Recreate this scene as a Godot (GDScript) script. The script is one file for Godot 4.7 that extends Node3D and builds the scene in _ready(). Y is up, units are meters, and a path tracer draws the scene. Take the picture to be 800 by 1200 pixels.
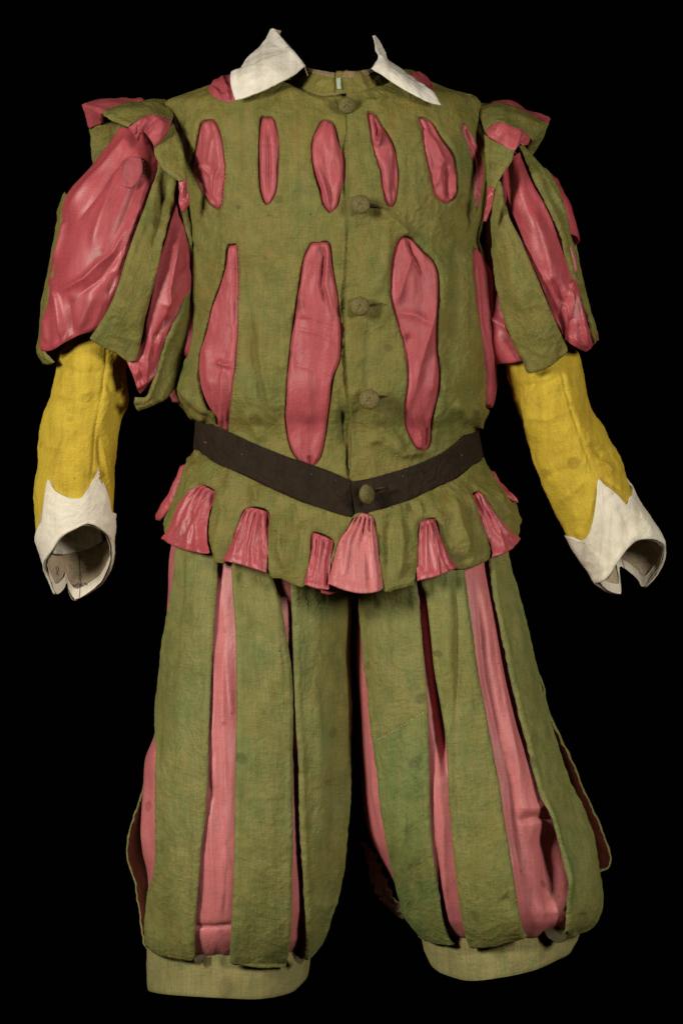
extends Node3D
# A theatrical costume (doublet and breeches) on black. Garments are laid out flat in millimetres
# (x to the right, y down, z towards the front) and every cloth piece is a curved sheet with its own depth.

var tone: FastNoiseLite
var soft: FastNoiseLite
var crease: FastNoiseLite
var M := {}
var FINE := 0.72


class Body:
	# a tube of cloth: horizontal ellipses, one per millimetre of height
	var y0 := 0.0
	var cx := PackedFloat32Array()
	var a := PackedFloat32Array()
	var b := PackedFloat32Array()
	var zc := PackedFloat32Array()
	var flat := 1.0
	var grow := 0.0

	func _init(text: String) -> void:
		var rows := []
		for t in text.split(" ", false):
			rows.append(t.split_floats(","))
		y0 = rows[0][0]
		var n := rows.size()
		var y := y0
		while y <= rows[n - 1][0]:
			var i := 0
			while i < n - 2 and rows[i + 1][0] < y:
				i += 1
			var r := [0.0, 0.0, 0.0, 0.0]
			var h: float = rows[i + 1][0] - rows[i][0]
			var t: float = (y - rows[i][0]) / h
			for k in 4:
				var p0: float = rows[i][k + 1] if rows[i].size() > k + 1 else 0.0
				var p1: float = rows[i + 1][k + 1] if rows[i + 1].size() > k + 1 else 0.0
				var s := (p1 - p0) / h
				var m0 := s
				var m1 := s
				if i > 0:
					var q: float = rows[i - 1][k + 1] if rows[i - 1].size() > k + 1 else 0.0
					m0 = (s + (p0 - q) / (rows[i][0] - rows[i - 1][0])) / 2.0
				if i < n - 2:
					var q: float = rows[i + 2][k + 1] if rows[i + 2].size() > k + 1 else 0.0
					m1 = (s + (q - p1) / (rows[i + 2][0] - rows[i + 1][0])) / 2.0
				var t2 := t * t
				var t3 := t2 * t
				r[k] = (2 * t3 - 3 * t2 + 1) * p0 + (t3 - 2 * t2 + t) * h * m0 + (3 * t2 - 2 * t3) * p1 + (t3 - t2) * h * m1
			cx.append((r[0] + r[1]) / 2.0)
			a.append(maxf((r[1] - r[0]) / 2.0, 1.0))
			b.append(r[2])
			zc.append(r[3])
			y += 1.0

	func at(arr: PackedFloat32Array, y: float) -> float:
		var f := clampf(y - y0, 0.0, arr.size() - 1.001)
		var i := int(f)
		return lerpf(arr[i], arr[i + 1], f - i)

	func inset(by: float) -> void:
		for i in a.size(): a[i] -= by

	func u_of(x: float, y: float) -> float:
		var w := at(a, y) + grow
		var r := (x - at(cx, y)) / w
		if absf(r) <= 1.0:
			return asin(r)
		return signf(r) * (PI / 2.0 + (absf(r) - 1.0) * w / at(b, y))

	func pt(u: float, y: float) -> Vector3:
		var c := cos(u)
		return Vector3(at(cx, y) + at(a, y) * sin(u), y, at(zc, y) + at(b, y) * signf(c) * pow(absf(c), flat))


func pts(text: String, body: Body) -> PackedVector3Array:
	# "x,y" on a body becomes (angle, y); "@degrees,y" is already one; without a body "x,y,z"
	var out := PackedVector3Array()
	for t in text.split(" ", false):
		if t.begins_with("@"):
			var f := t.substr(1).split_floats(",")
			out.append(Vector3(deg_to_rad(f[0]), f[1], 0))
		else:
			var f := t.split_floats(",")
			if body:
				out.append(Vector3(f[0], f[1], 1))
			else:
				out.append(Vector3(f[0], f[1], f[2] if f.size() > 2 else 0.0))
	var smooth := PackedVector3Array()
	var n := out.size()
	for i in n - 1:
		var p0 := out[maxi(i - 1, 0)]
		var p1 := out[i]
		var p2 := out[i + 1]
		var p3 := out[mini(i + 2, n - 1)]
		if body:
			if p1.z != p2.z:   # from picture units to angles at the joint
				p1 = Vector3(body.u_of(p1.x, p1.y), p1.y, 0) if p1.z else p1
				p2 = Vector3(body.u_of(p2.x, p2.y), p2.y, 0) if p2.z else p2
			if p0.z != p1.z: p0 = p1
			if p3.z != p2.z: p3 = p2
		for k in 8:
			smooth.append(p1.cubic_interpolate(p2, p0, p3, k / 8.0))
	smooth.append(out[n - 1])
	if body:
		for i in smooth.size():
			var p := smooth[i]
			if p.z > 0.5:
				smooth[i] = Vector3(body.u_of(p.x, p.y), p.y, 0)
			else:
				smooth[i].z = 0
	return smooth


func resample(line: PackedVector3Array, n: int, scale: Vector3, by_x := false) -> PackedVector3Array:
	var d := PackedFloat32Array([0.0])
	for i in line.size() - 1:
		var v := (line[i + 1] - line[i]) * scale
		d.append(d[i] + (absf(v.x) if by_x else v.length()))
	var total: float = maxf(d[d.size() - 1], 1e-6)
	var out := PackedVector3Array()
	var k := 0
	for i in n:
		var want := total * i / (n - 1.0)
		while k < line.size() - 2 and d[k + 1] < want:
			k += 1
		var gap := d[k + 1] - d[k]
		out.append(line[k].lerp(line[k + 1], clampf((want - d[k]) / gap, 0, 1) if gap > 1e-6 else 0.0))
	return out


func folds_of(list: Array) -> Array:
	# "x,y x,y ...|width|height" a ridge (or a groove); a fourth field "s" makes a step that is high on its right-hand side
	var out := []
	for text in list:
		var f: PackedStringArray = text.split("|")
		var line := PackedVector2Array()
		for t in f[0].split(" ", false):
			var v := t.split_floats(",")
			line.append(Vector2(v[0], v[1]))
		var box := Rect2(line[0], Vector2.ZERO)
		for p in line: box = box.expand(p)
		var w := float(f[1])
		out.append([line, w, float(f[2]), f.size() > 3, box.grow(w * (9.0 if f.size() > 3 else 3.0))])
	return out


func fold_height(folds: Array, p: Vector2) -> float:
	var h := 0.0
	for f in folds:
		var box: Rect2 = f[4]
		if not box.has_point(p):
			continue
		var line: PackedVector2Array = f[0]
		var best := 1e9
		var side := 1.0
		var run := 0.0
		var at := 0.0
		for i in line.size() - 1:
			var c := Geometry2D.get_closest_point_to_segment(p, line[i], line[i + 1])
			var d := c.distance_to(p)
			if d < best:
				best = d
				at = run + c.distance_to(line[i])
				side = signf((line[i + 1] - line[i]).cross(p - line[i]))
			run += line[i].distance_to(line[i + 1])
		var w: float = f[1]
		var ends := smoothstep(0.0, 0.3, minf(at, run - at) / run + 0.06)
		if f[3]:
			var cut := exp(-pow(best / (4.0 * w), 2.0))
			h += ends * f[2] * (0.5 + 0.5 * tanh(-side * best / (w * 0.35))) * cut
		else:
			# a soft flank with a narrower crest
			h += ends * f[2] * (0.65 * exp(-best * best / (w * w)) + 0.35 * exp(-best * best / (w * w * 0.2)))
	return h


func to_world(p: Vector3) -> Vector3:
	return Vector3(p.x - 400.0, 1500.0 - p.y, p.z) * 0.001


func dye(p: Vector3, spec: Dictionary) -> Color:
	# uneven fading of the cloth: patches of its own colour, no light in it
	var d: Array = spec.get("dye", [Color(1, 1, 1), Color(1, 1, 1)])
	var s: float = spec.get("seed", 1) * 37.0
	var v := tone.get_noise_3d(p.x + s, p.y * 0.8, p.z + s) * 0.95 + 0.3 * soft.get_noise_3d(p.x * 1.5 + s, p.y, p.z)
	var c: Color = d[0].lerp(d[1], clampf(0.5 + v, 0, 1))
	c *= 1.0 + 0.16 * tone.get_noise_2d(p.x * 4.0 - s * 2.0, p.y * 1.6 + s)
	c *= 1.0 + 0.2 * tone.get_noise_2d(p.x * 9.0 + s * 3.0, p.y * 0.35)
	if spec.has("piece"):   # another piece of cloth is sewn on below this line
		var q: Array = spec.piece
		var side: float = (q[1] - q[0]).cross(Vector2(p.x, p.y) - q[0])
		if side > 0.0:
			c *= q[2]
	return c


func finish(called: String, parent: Node, mat: Material, v: PackedVector3Array, idx: PackedInt32Array, uv: PackedVector2Array, uv2: PackedVector2Array, col: PackedColorArray, probe: int, outward: Vector3) -> MeshInstance3D:
	for i in v.size():
		v[i] = to_world(v[i])
	var nrm := PackedVector3Array()
	nrm.resize(v.size())
	for k in range(0, idx.size(), 3):
		var f := (v[idx[k + 2]] - v[idx[k]]).cross(v[idx[k + 1]] - v[idx[k]])
		nrm[idx[k]] += f
		nrm[idx[k + 1]] += f
		nrm[idx[k + 2]] += f
	outward.y = -outward.y
	if nrm[probe].dot(outward) < 0.0:
		for k in range(0, idx.size(), 3):
			var t := idx[k + 1]
			idx[k + 1] = idx[k + 2]
			idx[k + 2] = t
		for i in nrm.size():
			nrm[i] = -nrm[i]
	for i in nrm.size():
		nrm[i] = nrm[i].normalized() if nrm[i].length_squared() > 1e-20 else Vector3.BACK
	var arr := []
	arr.resize(Mesh.ARRAY_MAX)
	arr[Mesh.ARRAY_VERTEX] = v
	arr[Mesh.ARRAY_NORMAL] = nrm
	arr[Mesh.ARRAY_TEX_UV] = uv
	arr[Mesh.ARRAY_TEX_UV2] = uv2
	arr[Mesh.ARRAY_COLOR] = col
	arr[Mesh.ARRAY_INDEX] = idx
	var m := ArrayMesh.new()
	m.add_surface_from_arrays(Mesh.PRIMITIVE_TRIANGLES, arr)
	return hang(called, parent, m, mat)


func hang(called: String, parent: Node, m: Mesh, mat: Material) -> MeshInstance3D:
	var o := MeshInstance3D.new()
	o.name = numbered(parent, called)
	o.mesh = m
	o.material_override = mat
	parent.add_child(o, true)
	if parent != self and parent.get_parent() == self:
		o.position = -parent.position
	return o


func numbered(parent: Node, called: String) -> String:
	if not parent.has_node(called):
		return called
	var k := 1
	while parent.has_node("%s_%03d" % [called, k]):
		k += 1
	return "%s_%03d" % [called, k]


func sheet(called: String, parent: Node, mat: Material, s: Dictionary) -> MeshInstance3D:
	# one piece of cloth between its left edge L and right edge R (top to bottom), and perhaps its own top T and bottom B
	var body: Body = s.get("body")
	var step: float = s.get("step", 3.0) * FINE
	if body: body.grow = s.get("off", 0.0)
	var L := pts(s.L, body)
	var R := pts(s.R, body)
	var k := Vector3(1, 1, 1)
	if body:
		var ym := (L[0].y + L[L.size() - 1].y) / 2.0
		k = Vector3((body.at(body.a, ym) + body.at(body.b, ym)) / 2.0, 1, 0)
	var T := pts(s.T, body) if s.has("T") else PackedVector3Array([L[0], R[0]])
	var B := pts(s.B, body) if s.has("B") else PackedVector3Array([L[L.size() - 1], R[R.size() - 1]])
	if body: body.grow = 0.0
	var len_t := 0.0
	for i in L.size() - 1: len_t += ((L[i + 1] - L[i]) * k).length() / 2.0
	for i in R.size() - 1: len_t += ((R[i + 1] - R[i]) * k).length() / 2.0
	var mid_l := L[L.size() / 2]
	var mid_r := R[R.size() / 2]
	var len_s := ((mid_r - mid_l) * k).length()
	if s.has("wide"): len_s = s.wide
	var m := clampi(int(len_t / step), 6, 420) + 1
	var n := clampi(int(len_s / step), 6, 420) + 1
	L = resample(L, m, k)
	R = resample(R, m, k)
	T = resample(T, n, k, s.get("by_angle", false))
	B = resample(B, n, k, s.get("by_angle", false))
	var P := PackedVector3Array()
	P.resize(m * n)
	var U := PackedFloat32Array()
	U.resize(m * n)
	var c00 := L[0]
	var c01 := R[0]
	var c10 := L[m - 1]
	var c11 := R[m - 1]
	for i in m:
		var t := i / (m - 1.0)
		for j in n:
			var x := j / (n - 1.0)
			var q := L[i].lerp(R[i], x) + T[j].lerp(B[j], t) - c00.lerp(c01, x).lerp(c10.lerp(c11, x), t)
			if body:
				P[i * n + j] = body.pt(q.x, q.y)
				U[i * n + j] = q.x
			else:
				P[i * n + j] = q
	# directions square to the sheet
	var N := PackedVector3Array()
	N.resize(m * n)
	var flip := 1.0
	for i in m:
		for j in n:
			var du := P[i * n + mini(j + 1, n - 1)] - P[i * n + maxi(j - 1, 0)]
			var dv := P[mini(i + 1, m - 1) * n + j] - P[maxi(i - 1, 0) * n + j]
			N[i * n + j] = du.cross(dv).normalized()
	var c := (m / 2) * n + n / 2
	if body:
		flip = signf(N[c].dot(Vector3(sin(U[c]), 0, cos(U[c]))))
	else:
		var toward: Vector3 = s.get("face", Vector3(0, 0, 1))
		flip = signf(N[c].dot(toward))
	for i in m * n:
		N[i] *= flip
		if N[i].length_squared() < 0.5: N[i] = N[c]
	# how far each point stands off
	var off: float = s.get("off", 0.0)
	var puff: float = s.get("puff", 0.0)
	var run: float = s.get("run", 16.0)
	var hem: float = s.get("hem", 0.0)
	var wob: float = s.get("wob", 1.0)
	var fine: float = s.get("crinkle", 0.35)
	var stretch: Vector3 = s.get("stretch", Vector3(1, 1, 1))
	var sd: float = s.get("seed", 1) * 91.7
	var folds := folds_of(s.get("folds", []))
	var gather: Array = s.get("gather", [])   # [end, height, number, reach]
	var deep: float = s.get("deep", 1.0)
	var ends: bool = s.get("ends", false)
	var pucker: float = s.get("pucker", 1.4)
	var flare: float = s.get("flare", 0.0)
	var tuck: float = s.get("tuck", 0.0)
	var rim := PackedVector2Array()
	if s.has("hole"):
		for p in pts(s.hole, body): rim.append(Vector2(p.x * k.x, p.y))
		var all := rim
		rim = PackedVector2Array()
		for i in range(0, all.size(), 2): rim.append(all[i])
	var Q := PackedVector3Array()
	Q.resize(m * n)
	var arc := PackedVector2Array()
	arc.resize(m * n)
	for i in m:
		var t := i / (m - 1.0)
		var wide := 0.0
		for j in n - 1: wide += P[i * n + j].distance_to(P[i * n + j + 1])
		var sx := 0.0
		for j in n:
			var at := i * n + j
			var p := P[at]
			if j > 0: sx += p.distance_to(P[at - 1])
			arc[at] = Vector2(sx - wide / 2.0, t * len_t)
			var de := minf(sx, wide - sx)
			if ends: de = minf(de, minf(t, 1.0 - t) * len_t)
			var h := off
			if rim.size():
				var g := Vector2(U[at] * k.x, p.y)
				de = 99.0
				for e in rim.size():
					de = minf(de, Geometry2D.get_closest_point_to_segment(g, rim[e], rim[(e + 1) % rim.size()]).distance_squared_to(g))
				de = sqrt(de)
				if not Geometry2D.is_point_in_polygon(g, rim):
					h -= minf(de, 5.0)
					de = 0.0
			var free := smoothstep(0.5, 5.0, de) if ends else 1.0
			if puff: h += puff * smoothstep(0.0, 1.0, clampf(de / run, 0, 1))
			if hem:   # the turned-in edge: a slightly thicker margin that rolls away at the very edge
				var e := minf(de, (1.0 - t) * len_t) if s.get("hem_end", false) else de
				h += hem * (exp(-pow((e - 5.0) / 3.2, 2.0)) - 0.9 * exp(-pow(e / 1.6, 2.0)))
				if de < 24.0: h += pucker * soft.get_noise_3d(p.x * 5.0 + sd, p.y * 5.0, p.z * 5.0) * exp(-de / 7.0)
			var more := wob * 3.2 * soft.get_noise_3d(p.x * stretch.x + sd, p.y * stretch.y, p.z * stretch.z + sd)
			more += fine * 2.0 * crease.get_noise_3d(p.x * stretch.x + sd, p.y * stretch.y, p.z * stretch.z)
			if folds.size(): more += deep * fold_height(folds, Vector2(p.x, p.y))
			for g in gather:
				var gt: float = t * len_t if g[0] == "T" else (1.0 - t) * len_t
				var ph: float = (j / (n - 1.0)) * g[2] * TAU + 1.7 * soft.get_noise_2d(sx * 0.7 + sd, gt)
				more += g[1] * sin(ph) * exp(-gt / g[3]) * smoothstep(0.0, 6.0, gt)
			h += more * free
			if flare: h += flare * t * t
			if tuck: h -= tuck * pow(maxf(0.0, 1.0 - (1.0 - t) * len_t / 26.0), 2.0)
			Q[at] = p + N[at] * h
	if s.has("buckle"):
		relax(Q, N, m, n, s.buckle, sd)
	# mesh with a margin that turns back, so the cloth has an edge
	var thick: float = s.get("thick", 1.6)
	var mm := m + 2
	var nn := n + 2
	var V := PackedVector3Array()
	var uv := PackedVector2Array()
	var uv2 := PackedVector2Array()
	var col := PackedColorArray()
	var turn: float = s.get("grain", 0.0)
	var shift := Vector2(fmod(sd * 0.37, 1.0), fmod(sd * 0.73, 1.0))
	for i in mm:
		for j in nn:
			var ii := clampi(i - 1, 0, m - 1)
			var jj := clampi(j - 1, 0, n - 1)
			var p := Q[ii * n + jj]
			if i == 0 or j == 0 or i == mm - 1 or j == nn - 1:
				var inner := Q[clampi(ii, 1, m - 2) * n + clampi(jj, 1, n - 2)]
				p = p - N[ii * n + jj] * thick + (inner - p).normalized() * 0.5
			V.append(p)
			var a := arc[ii * n + jj].rotated(turn)
			uv.append(a / 256.0 + shift)
			uv2.append(a / 700.0 + shift * 1.7)
			col.append(dye(P[ii * n + jj], s))
	var idx := PackedInt32Array()
	for i in mm - 1:
		for j in nn - 1:
			var q := i * nn + j
			idx.append_array([q, q + 1, q + nn, q + 1, q + nn + 1, q + nn])
	var o := finish(called, parent, mat, V, idx, uv, uv2, col, (mm / 2) * nn + nn / 2, N[c])
	if s.has("inside"):   # the cloth's other face
		var W := PackedVector3Array()
		var ix := PackedInt32Array()
		var u1 := PackedVector2Array()
		var cc := PackedColorArray()
		for i in m * n:
			W.append(Q[i] - N[i] * thick)
			u1.append(arc[i] / 256.0)
			cc.append(Color(1, 1, 1))
		for i in m - 1:
			for j in n - 1:
				var q := i * n + j
				ix.append_array([q, q + 1, q + n, q + 1, q + n + 1, q + n])
		var up: Node = o if parent.get_parent() == self else parent
		finish("facing", up, s.inside, W, ix, u1, u1, cc, c, -N[c])
	return o


func relax(Q: PackedVector3Array, N: PackedVector3Array, m: int, n: int, o: Dictionary, sd: float) -> void:
	# cloth with more length than room for it: let it buckle
	var ls := PackedFloat32Array()
	var lt := PackedFloat32Array()
	var l2s := PackedFloat32Array()
	var l2t := PackedFloat32Array()
	var es: float = o.get("across", 1.0)
	var et: float = o.get("along", 1.0)
	for i in m:
		for j in n:
			var a := i * n + j
			ls.append(Q[a].distance_to(Q[a + 1]) * es if j < n - 1 else 0.0)
			lt.append(Q[a].distance_to(Q[a + n]) * et if i < m - 1 else 0.0)
			l2s.append(Q[a].distance_to(Q[a + 2]) * es if j < n - 2 else 0.0)
			l2t.append(Q[a].distance_to(Q[a + 2 * n]) * et if i < m - 2 else 0.0)
	var home := Q.duplicate()
	var amp: float = o.get("start", 3.0)
	var fs: Vector3 = o.get("stretch", Vector3(1, 1, 1))
	var pin: String = o.get("pin", "LRTB")
	var hold := PackedByteArray()
	hold.resize(m * n)
	for i in m:
		for j in n:
			var a := i * n + j
			if (j == 0 and "L" in pin) or (j == n - 1 and "R" in pin) or (i == 0 and "T" in pin) or (i == m - 1 and "B" in pin):
				hold[a] = 1
			else:
				Q[a] += N[a] * amp * (soft.get_noise_3d(Q[a].x * 1.6 * fs.x + sd, Q[a].y * 1.6 * fs.y - sd, 0) + 0.5 * soft.get_noise_3d(Q[a].x * 4.0 * fs.x, Q[a].y * 4.0 * fs.y + sd, 9.0))
	var stiff: float = o.get("stiff", 0.25)
	var pull: float = o.get("pull", 0.01)
	var low: float = o.get("low", -4.0)
	for it in int(o.get("steps", 40)):
		for a in m * n:
			var i := a / n
			var j := a - i * n
			for e in 4:
				var b := 0
				var want := 0.0
				var k := 0.5
				if e == 0:
					if j > n - 2: continue
					b = a + 1; want = ls[a]
				elif e == 1:
					if i > m - 2: continue
					b = a + n; want = lt[a]
				elif e == 2:
					if j > n - 3: continue
					b = a + 2; want = l2s[a]; k = 0.5 * stiff
				else:
					if i > m - 3: continue
					b = a + 2 * n; want = l2t[a]; k = 0.5 * stiff
				var d := Q[b] - Q[a]
				var l := d.length()
				if l < 1e-4 or (e > 1 and l > want): continue
				d *= k * (l - want) / l
				if not hold[a]: Q[a] += d
				if not hold[b]: Q[b] -= d
		for a in m * n:
			if hold[a]: continue
			var v := Q[a] - home[a]
			var h := v.dot(N[a])
			Q[a] -= v * pull
			if h < low: Q[a] += N[a] * (low - h)
	for it in int(o.get("smooth", 2)):
		var old := Q.duplicate()
		for i in range(1, m - 1):
			for j in range(1, n - 1):
				var a := i * n + j
				if not hold[a]: Q[a] = old[a] * 0.5 + (old[a - 1] + old[a + 1] + old[a - n] + old[a + n]) * 0.125


func cut_sheet(called: String, parent: Node, mat: Material, s: Dictionary) -> MeshInstance3D:
	# a large piece on a body, cut to an outline and with slashes cut out of it
	var body: Body = s.body
	var step: float = s.get("step", 3.0) * FINE
	var ar: float = s.get("scale", 150.0)
	var edges := []
	var holes: Array = s.get("holes", [])
	var polys := []
	for text in [s.outline] + holes:
		var line := pts(text, body)
		var poly := PackedVector2Array()
		for p in line: poly.append(Vector2(p.x * ar, p.y))
		polys.append(poly)
	var lo := polys[0][0] as Vector2
	var hi := lo
	for p in polys[0]:
		lo = lo.min(p)
		hi = hi.max(p)
	var bucket := {}
	for poly in polys:
		for i in poly.size():
			var a: Vector2 = poly[i]
			var b: Vector2 = poly[(i + 1) % poly.size()]
			var mn := a.min(b) - Vector2(14, 14)
			var mx := a.max(b) + Vector2(14, 14)
			for gx in range(floori(mn.x / 12), floori(mx.x / 12) + 1):
				for gy in range(floori(mn.y / 12), floori(mx.y / 12) + 1):
					var key := Vector2i(gx, gy)
					if not bucket.has(key): bucket[key] = PackedVector2Array()
					bucket[key].append(a)
					bucket[key].append(b)
	var boxes := []
	for poly in polys:
		var r := Rect2(poly[0], Vector2.ZERO)
		for p in poly: r = r.expand(p)
		boxes.append(r)
	var nu := int((hi.x - lo.x) / step) + 3
	var nv := int((hi.y - lo.y) / step) + 3
	var G := PackedVector2Array()
	var D := PackedFloat32Array()
	for i in nv:
		for j in nu:
			var p := lo + Vector2(j - 1, i - 1) * step
			G.append(p)
			var d := 14.0
			var seg: PackedVector2Array = bucket.get(Vector2i(floori(p.x / 12), floori(p.y / 12)), PackedVector2Array())
			for e in range(0, seg.size(), 2):
				d = minf(d, Geometry2D.get_closest_point_to_segment(p, seg[e], seg[e + 1]).distance_to(p))
			var inside: bool = boxes[0].has_point(p) and Geometry2D.is_point_in_polygon(p, polys[0])
			if inside:
				for h in range(1, polys.size()):
					if boxes[h].has_point(p) and Geometry2D.is_point_in_polygon(p, polys[h]):
						inside = false
						break
			D.append(d if inside else -d)
	var folds := folds_of(s.get("folds", []))
	var st := {"body": body, "ar": ar, "folds": folds, "s": s}
	var V := PackedVector3Array()
	var NN := PackedVector3Array()
	var uv := PackedVector2Array()
	var uv2 := PackedVector2Array()
	var col := PackedColorArray()
	var where := {}
	var idx := PackedInt32Array()
	var lips := []
	for i in nv - 1:
		for j in nu - 1:
			var q := i * nu + j
			for tri in [[q, q + 1, q + nu], [q + 1, q + nu + 1, q + nu]]:
				var ring := []
				var cut := []
				for e in 3:
					var a: int = tri[e]
					var b: int = tri[(e + 1) % 3]
					if D[a] > 0.0: ring.append([a, a])
					if (D[a] > 0.0) != (D[b] > 0.0):
						ring.append([mini(a, b), maxi(a, b)])
						cut.append([mini(a, b), maxi(a, b)])
				if ring.size() < 3: continue
				var ids := []
				for r in ring:
					var key: int = r[0] * 4194304 + r[1]
					if not where.has(key):
						var g: Vector2 = G[r[0]]
						var d: float = D[r[0]]
						if r[0] != r[1]:
							var f := D[r[0]] / (D[r[0]] - D[r[1]])
							g = G[r[0]].lerp(G[r[1]], f)
							d = 0.0
						where[key] = V.size()
						var u := g.x / ar
						var p := body.pt(u, g.y)
						var p2 := body.pt(u, g.y + 1.0)
						var p1 := body.pt(u + 0.01, g.y)
						var nm := (p1 - p).cross(p2 - p).normalized()
						if nm.dot(Vector3(sin(u), 0, cos(u))) < 0.0: nm = -nm
						var h: float = s.get("off", 0.0)
						var sd: float = s.get("seed", 1) * 91.7
						h += s.get("hem", 0.6) * (exp(-pow((d - 5.0) / 3.5, 2.0)) - 0.9 * exp(-pow(d / 1.6, 2.0)))
						h += s.get("wob", 1.0) * 3.2 * soft.get_noise_3d(p.x + sd, p.y, p.z)
						h += s.get("crinkle", 0.35) * 2.0 * crease.get_noise_3d(p.x, p.y + sd, p.z) + 0.5 * crease.get_noise_3d(p.x * 2.6, p.y * 2.6 + sd, p.z * 2.6)
						h += 0.55 * soft.get_noise_3d(p.x * 5.0 + sd, p.y * 5.0, p.z * 5.0) * exp(-d / 7.0)
						h += s.get("deep", 1.8) * fold_height(folds, Vector2(p.x, p.y))
						V.append(p + nm * h)
						NN.append(nm)
						var m2 := Vector2(u * (body.at(body.a, 350.0) if g.y > 0 else 1.0), g.y)
						uv.append(m2 / 256.0)
						uv2.append(m2 / 700.0)
						col.append(dye(p, s))
					ids.append(where[key])
				for e in range(1, ids.size() - 1):
					idx.append_array([ids[0], ids[e], ids[e + 1]])
				if cut.size() == 2:
					lips.append([where[cut[0][0] * 4194304 + cut[0][1]], where[cut[1][0] * 4194304 + cut[1][1]], ids])
	var under := {}
	for l in lips:
		var pair := []
		for k in 2:
			var a: int = l[k]
			if not under.has(a):
				under[a] = V.size()
				V.append(V[a] - NN[a] * s.get("thick", 4.0))
				NN.append(NN[a])
				uv.append(uv[a] + Vector2(0.004, 0.004))
				uv2.append(uv2[a])
				col.append(col[a])
			pair.append(under[a])
		var ids: Array = l[2]
		var a: int = l[0]
		var b: int = l[1]
		# keep the winding of the triangle the edge belongs to
		var ia := ids.find(a)
		if ids[(ia + 1) % ids.size()] == b:
			idx.append_array([b, a, pair[0], b, pair[0], pair[1]])
		else:
			idx.append_array([a, b, pair[1], a, pair[1], pair[0]])
	var best := 0
	for i in V.size():
		if NN[i].z > NN[best].z: best = i
	if s.get("back", false):
		for i in V.size():
			if NN[i].z < NN[best].z: best = i
	return finish(called, parent, mat, V, idx, uv, uv2, col, best, NN[best])


func stitches(called: String, parent: Node, mat: Material, body: Body, text: String, off: float, gap: float, long: float, fat := 0.45) -> void:
	# small hand stitches along a seam, one joined row
	var line := pts(text, body)
	var total := 0.0
	var P := PackedVector3Array()
	for p in line: P.append((body.pt(p.x, p.y) if body else p))
	for i in P.size() - 1: total += P[i].distance_to(P[i + 1])
	var n := maxi(int(total / gap), 2)
	var R := resample(P, n, Vector3(1, 1, 1))
	var st := SurfaceTool.new()
	st.begin(Mesh.PRIMITIVE_TRIANGLES)
	var rng := RandomNumberGenerator.new()
	rng.seed = 7 + int(total * 10)
	for i in n - 1:
		if rng.randf() < 0.12: continue
		var p := R[i]
		var d := (R[i + 1] - R[i]).normalized().rotated(Vector3(0, 0, 1), rng.randf_range(-0.5, 0.5))
		var nm := Vector3(0, 0, 1)
		if body:
			var u := body.u_of(p.x, p.y)
			nm = Vector3(sin(u) / body.at(body.a, p.y), 0, cos(u) / body.at(body.b, p.y)).normalized()
		var side := d.cross(nm).normalized()
		var l := long * rng.randf_range(0.6, 1.2) / 2.0
		var c := p + nm * off + side * rng.randf_range(-0.4, 0.4)
		var q := [c - d * l - nm * 0.6, c + d * l - nm * 0.6, c - side * fat, c + side * fat, c + nm * fat]
		for f in [[0, 2, 4], [2, 1, 4], [1, 3, 4], [3, 0, 4]]:
			for v in f: st.add_vertex(to_world(q[v]))
	st.generate_normals()
	var o := hang(called, parent, st.commit(), mat)
	o.set_meta("kind", "stuff")


func thread_tube(called: String, parent: Node, mat: Material, line: PackedVector3Array, r: float) -> MeshInstance3D:
	var st := SurfaceTool.new()
	st.begin(Mesh.PRIMITIVE_TRIANGLES)
	var n := line.size()
	for i in n - 1:
		for k in 6:
			var q := []
			for e in [[i, k], [i, k + 1], [i + 1, k], [i + 1, k + 1]]:
				var d := (line[mini(e[0] + 1, n - 1)] - line[maxi(e[0] - 1, 0)]).normalized()
				var x := d.cross(Vector3(0.1, 0.2, 1)).normalized()
				var y := d.cross(x)
				var an: float = TAU * e[1] / 6.0
				q.append(to_world(line[e[0]] + (x * cos(an) + y * sin(an)) * r))
			for v in [0, 1, 2, 1, 3, 2]: st.add_vertex(q[v])
	st.index()
	st.generate_normals()
	return hang(called, parent, st.commit(), mat)


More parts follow.
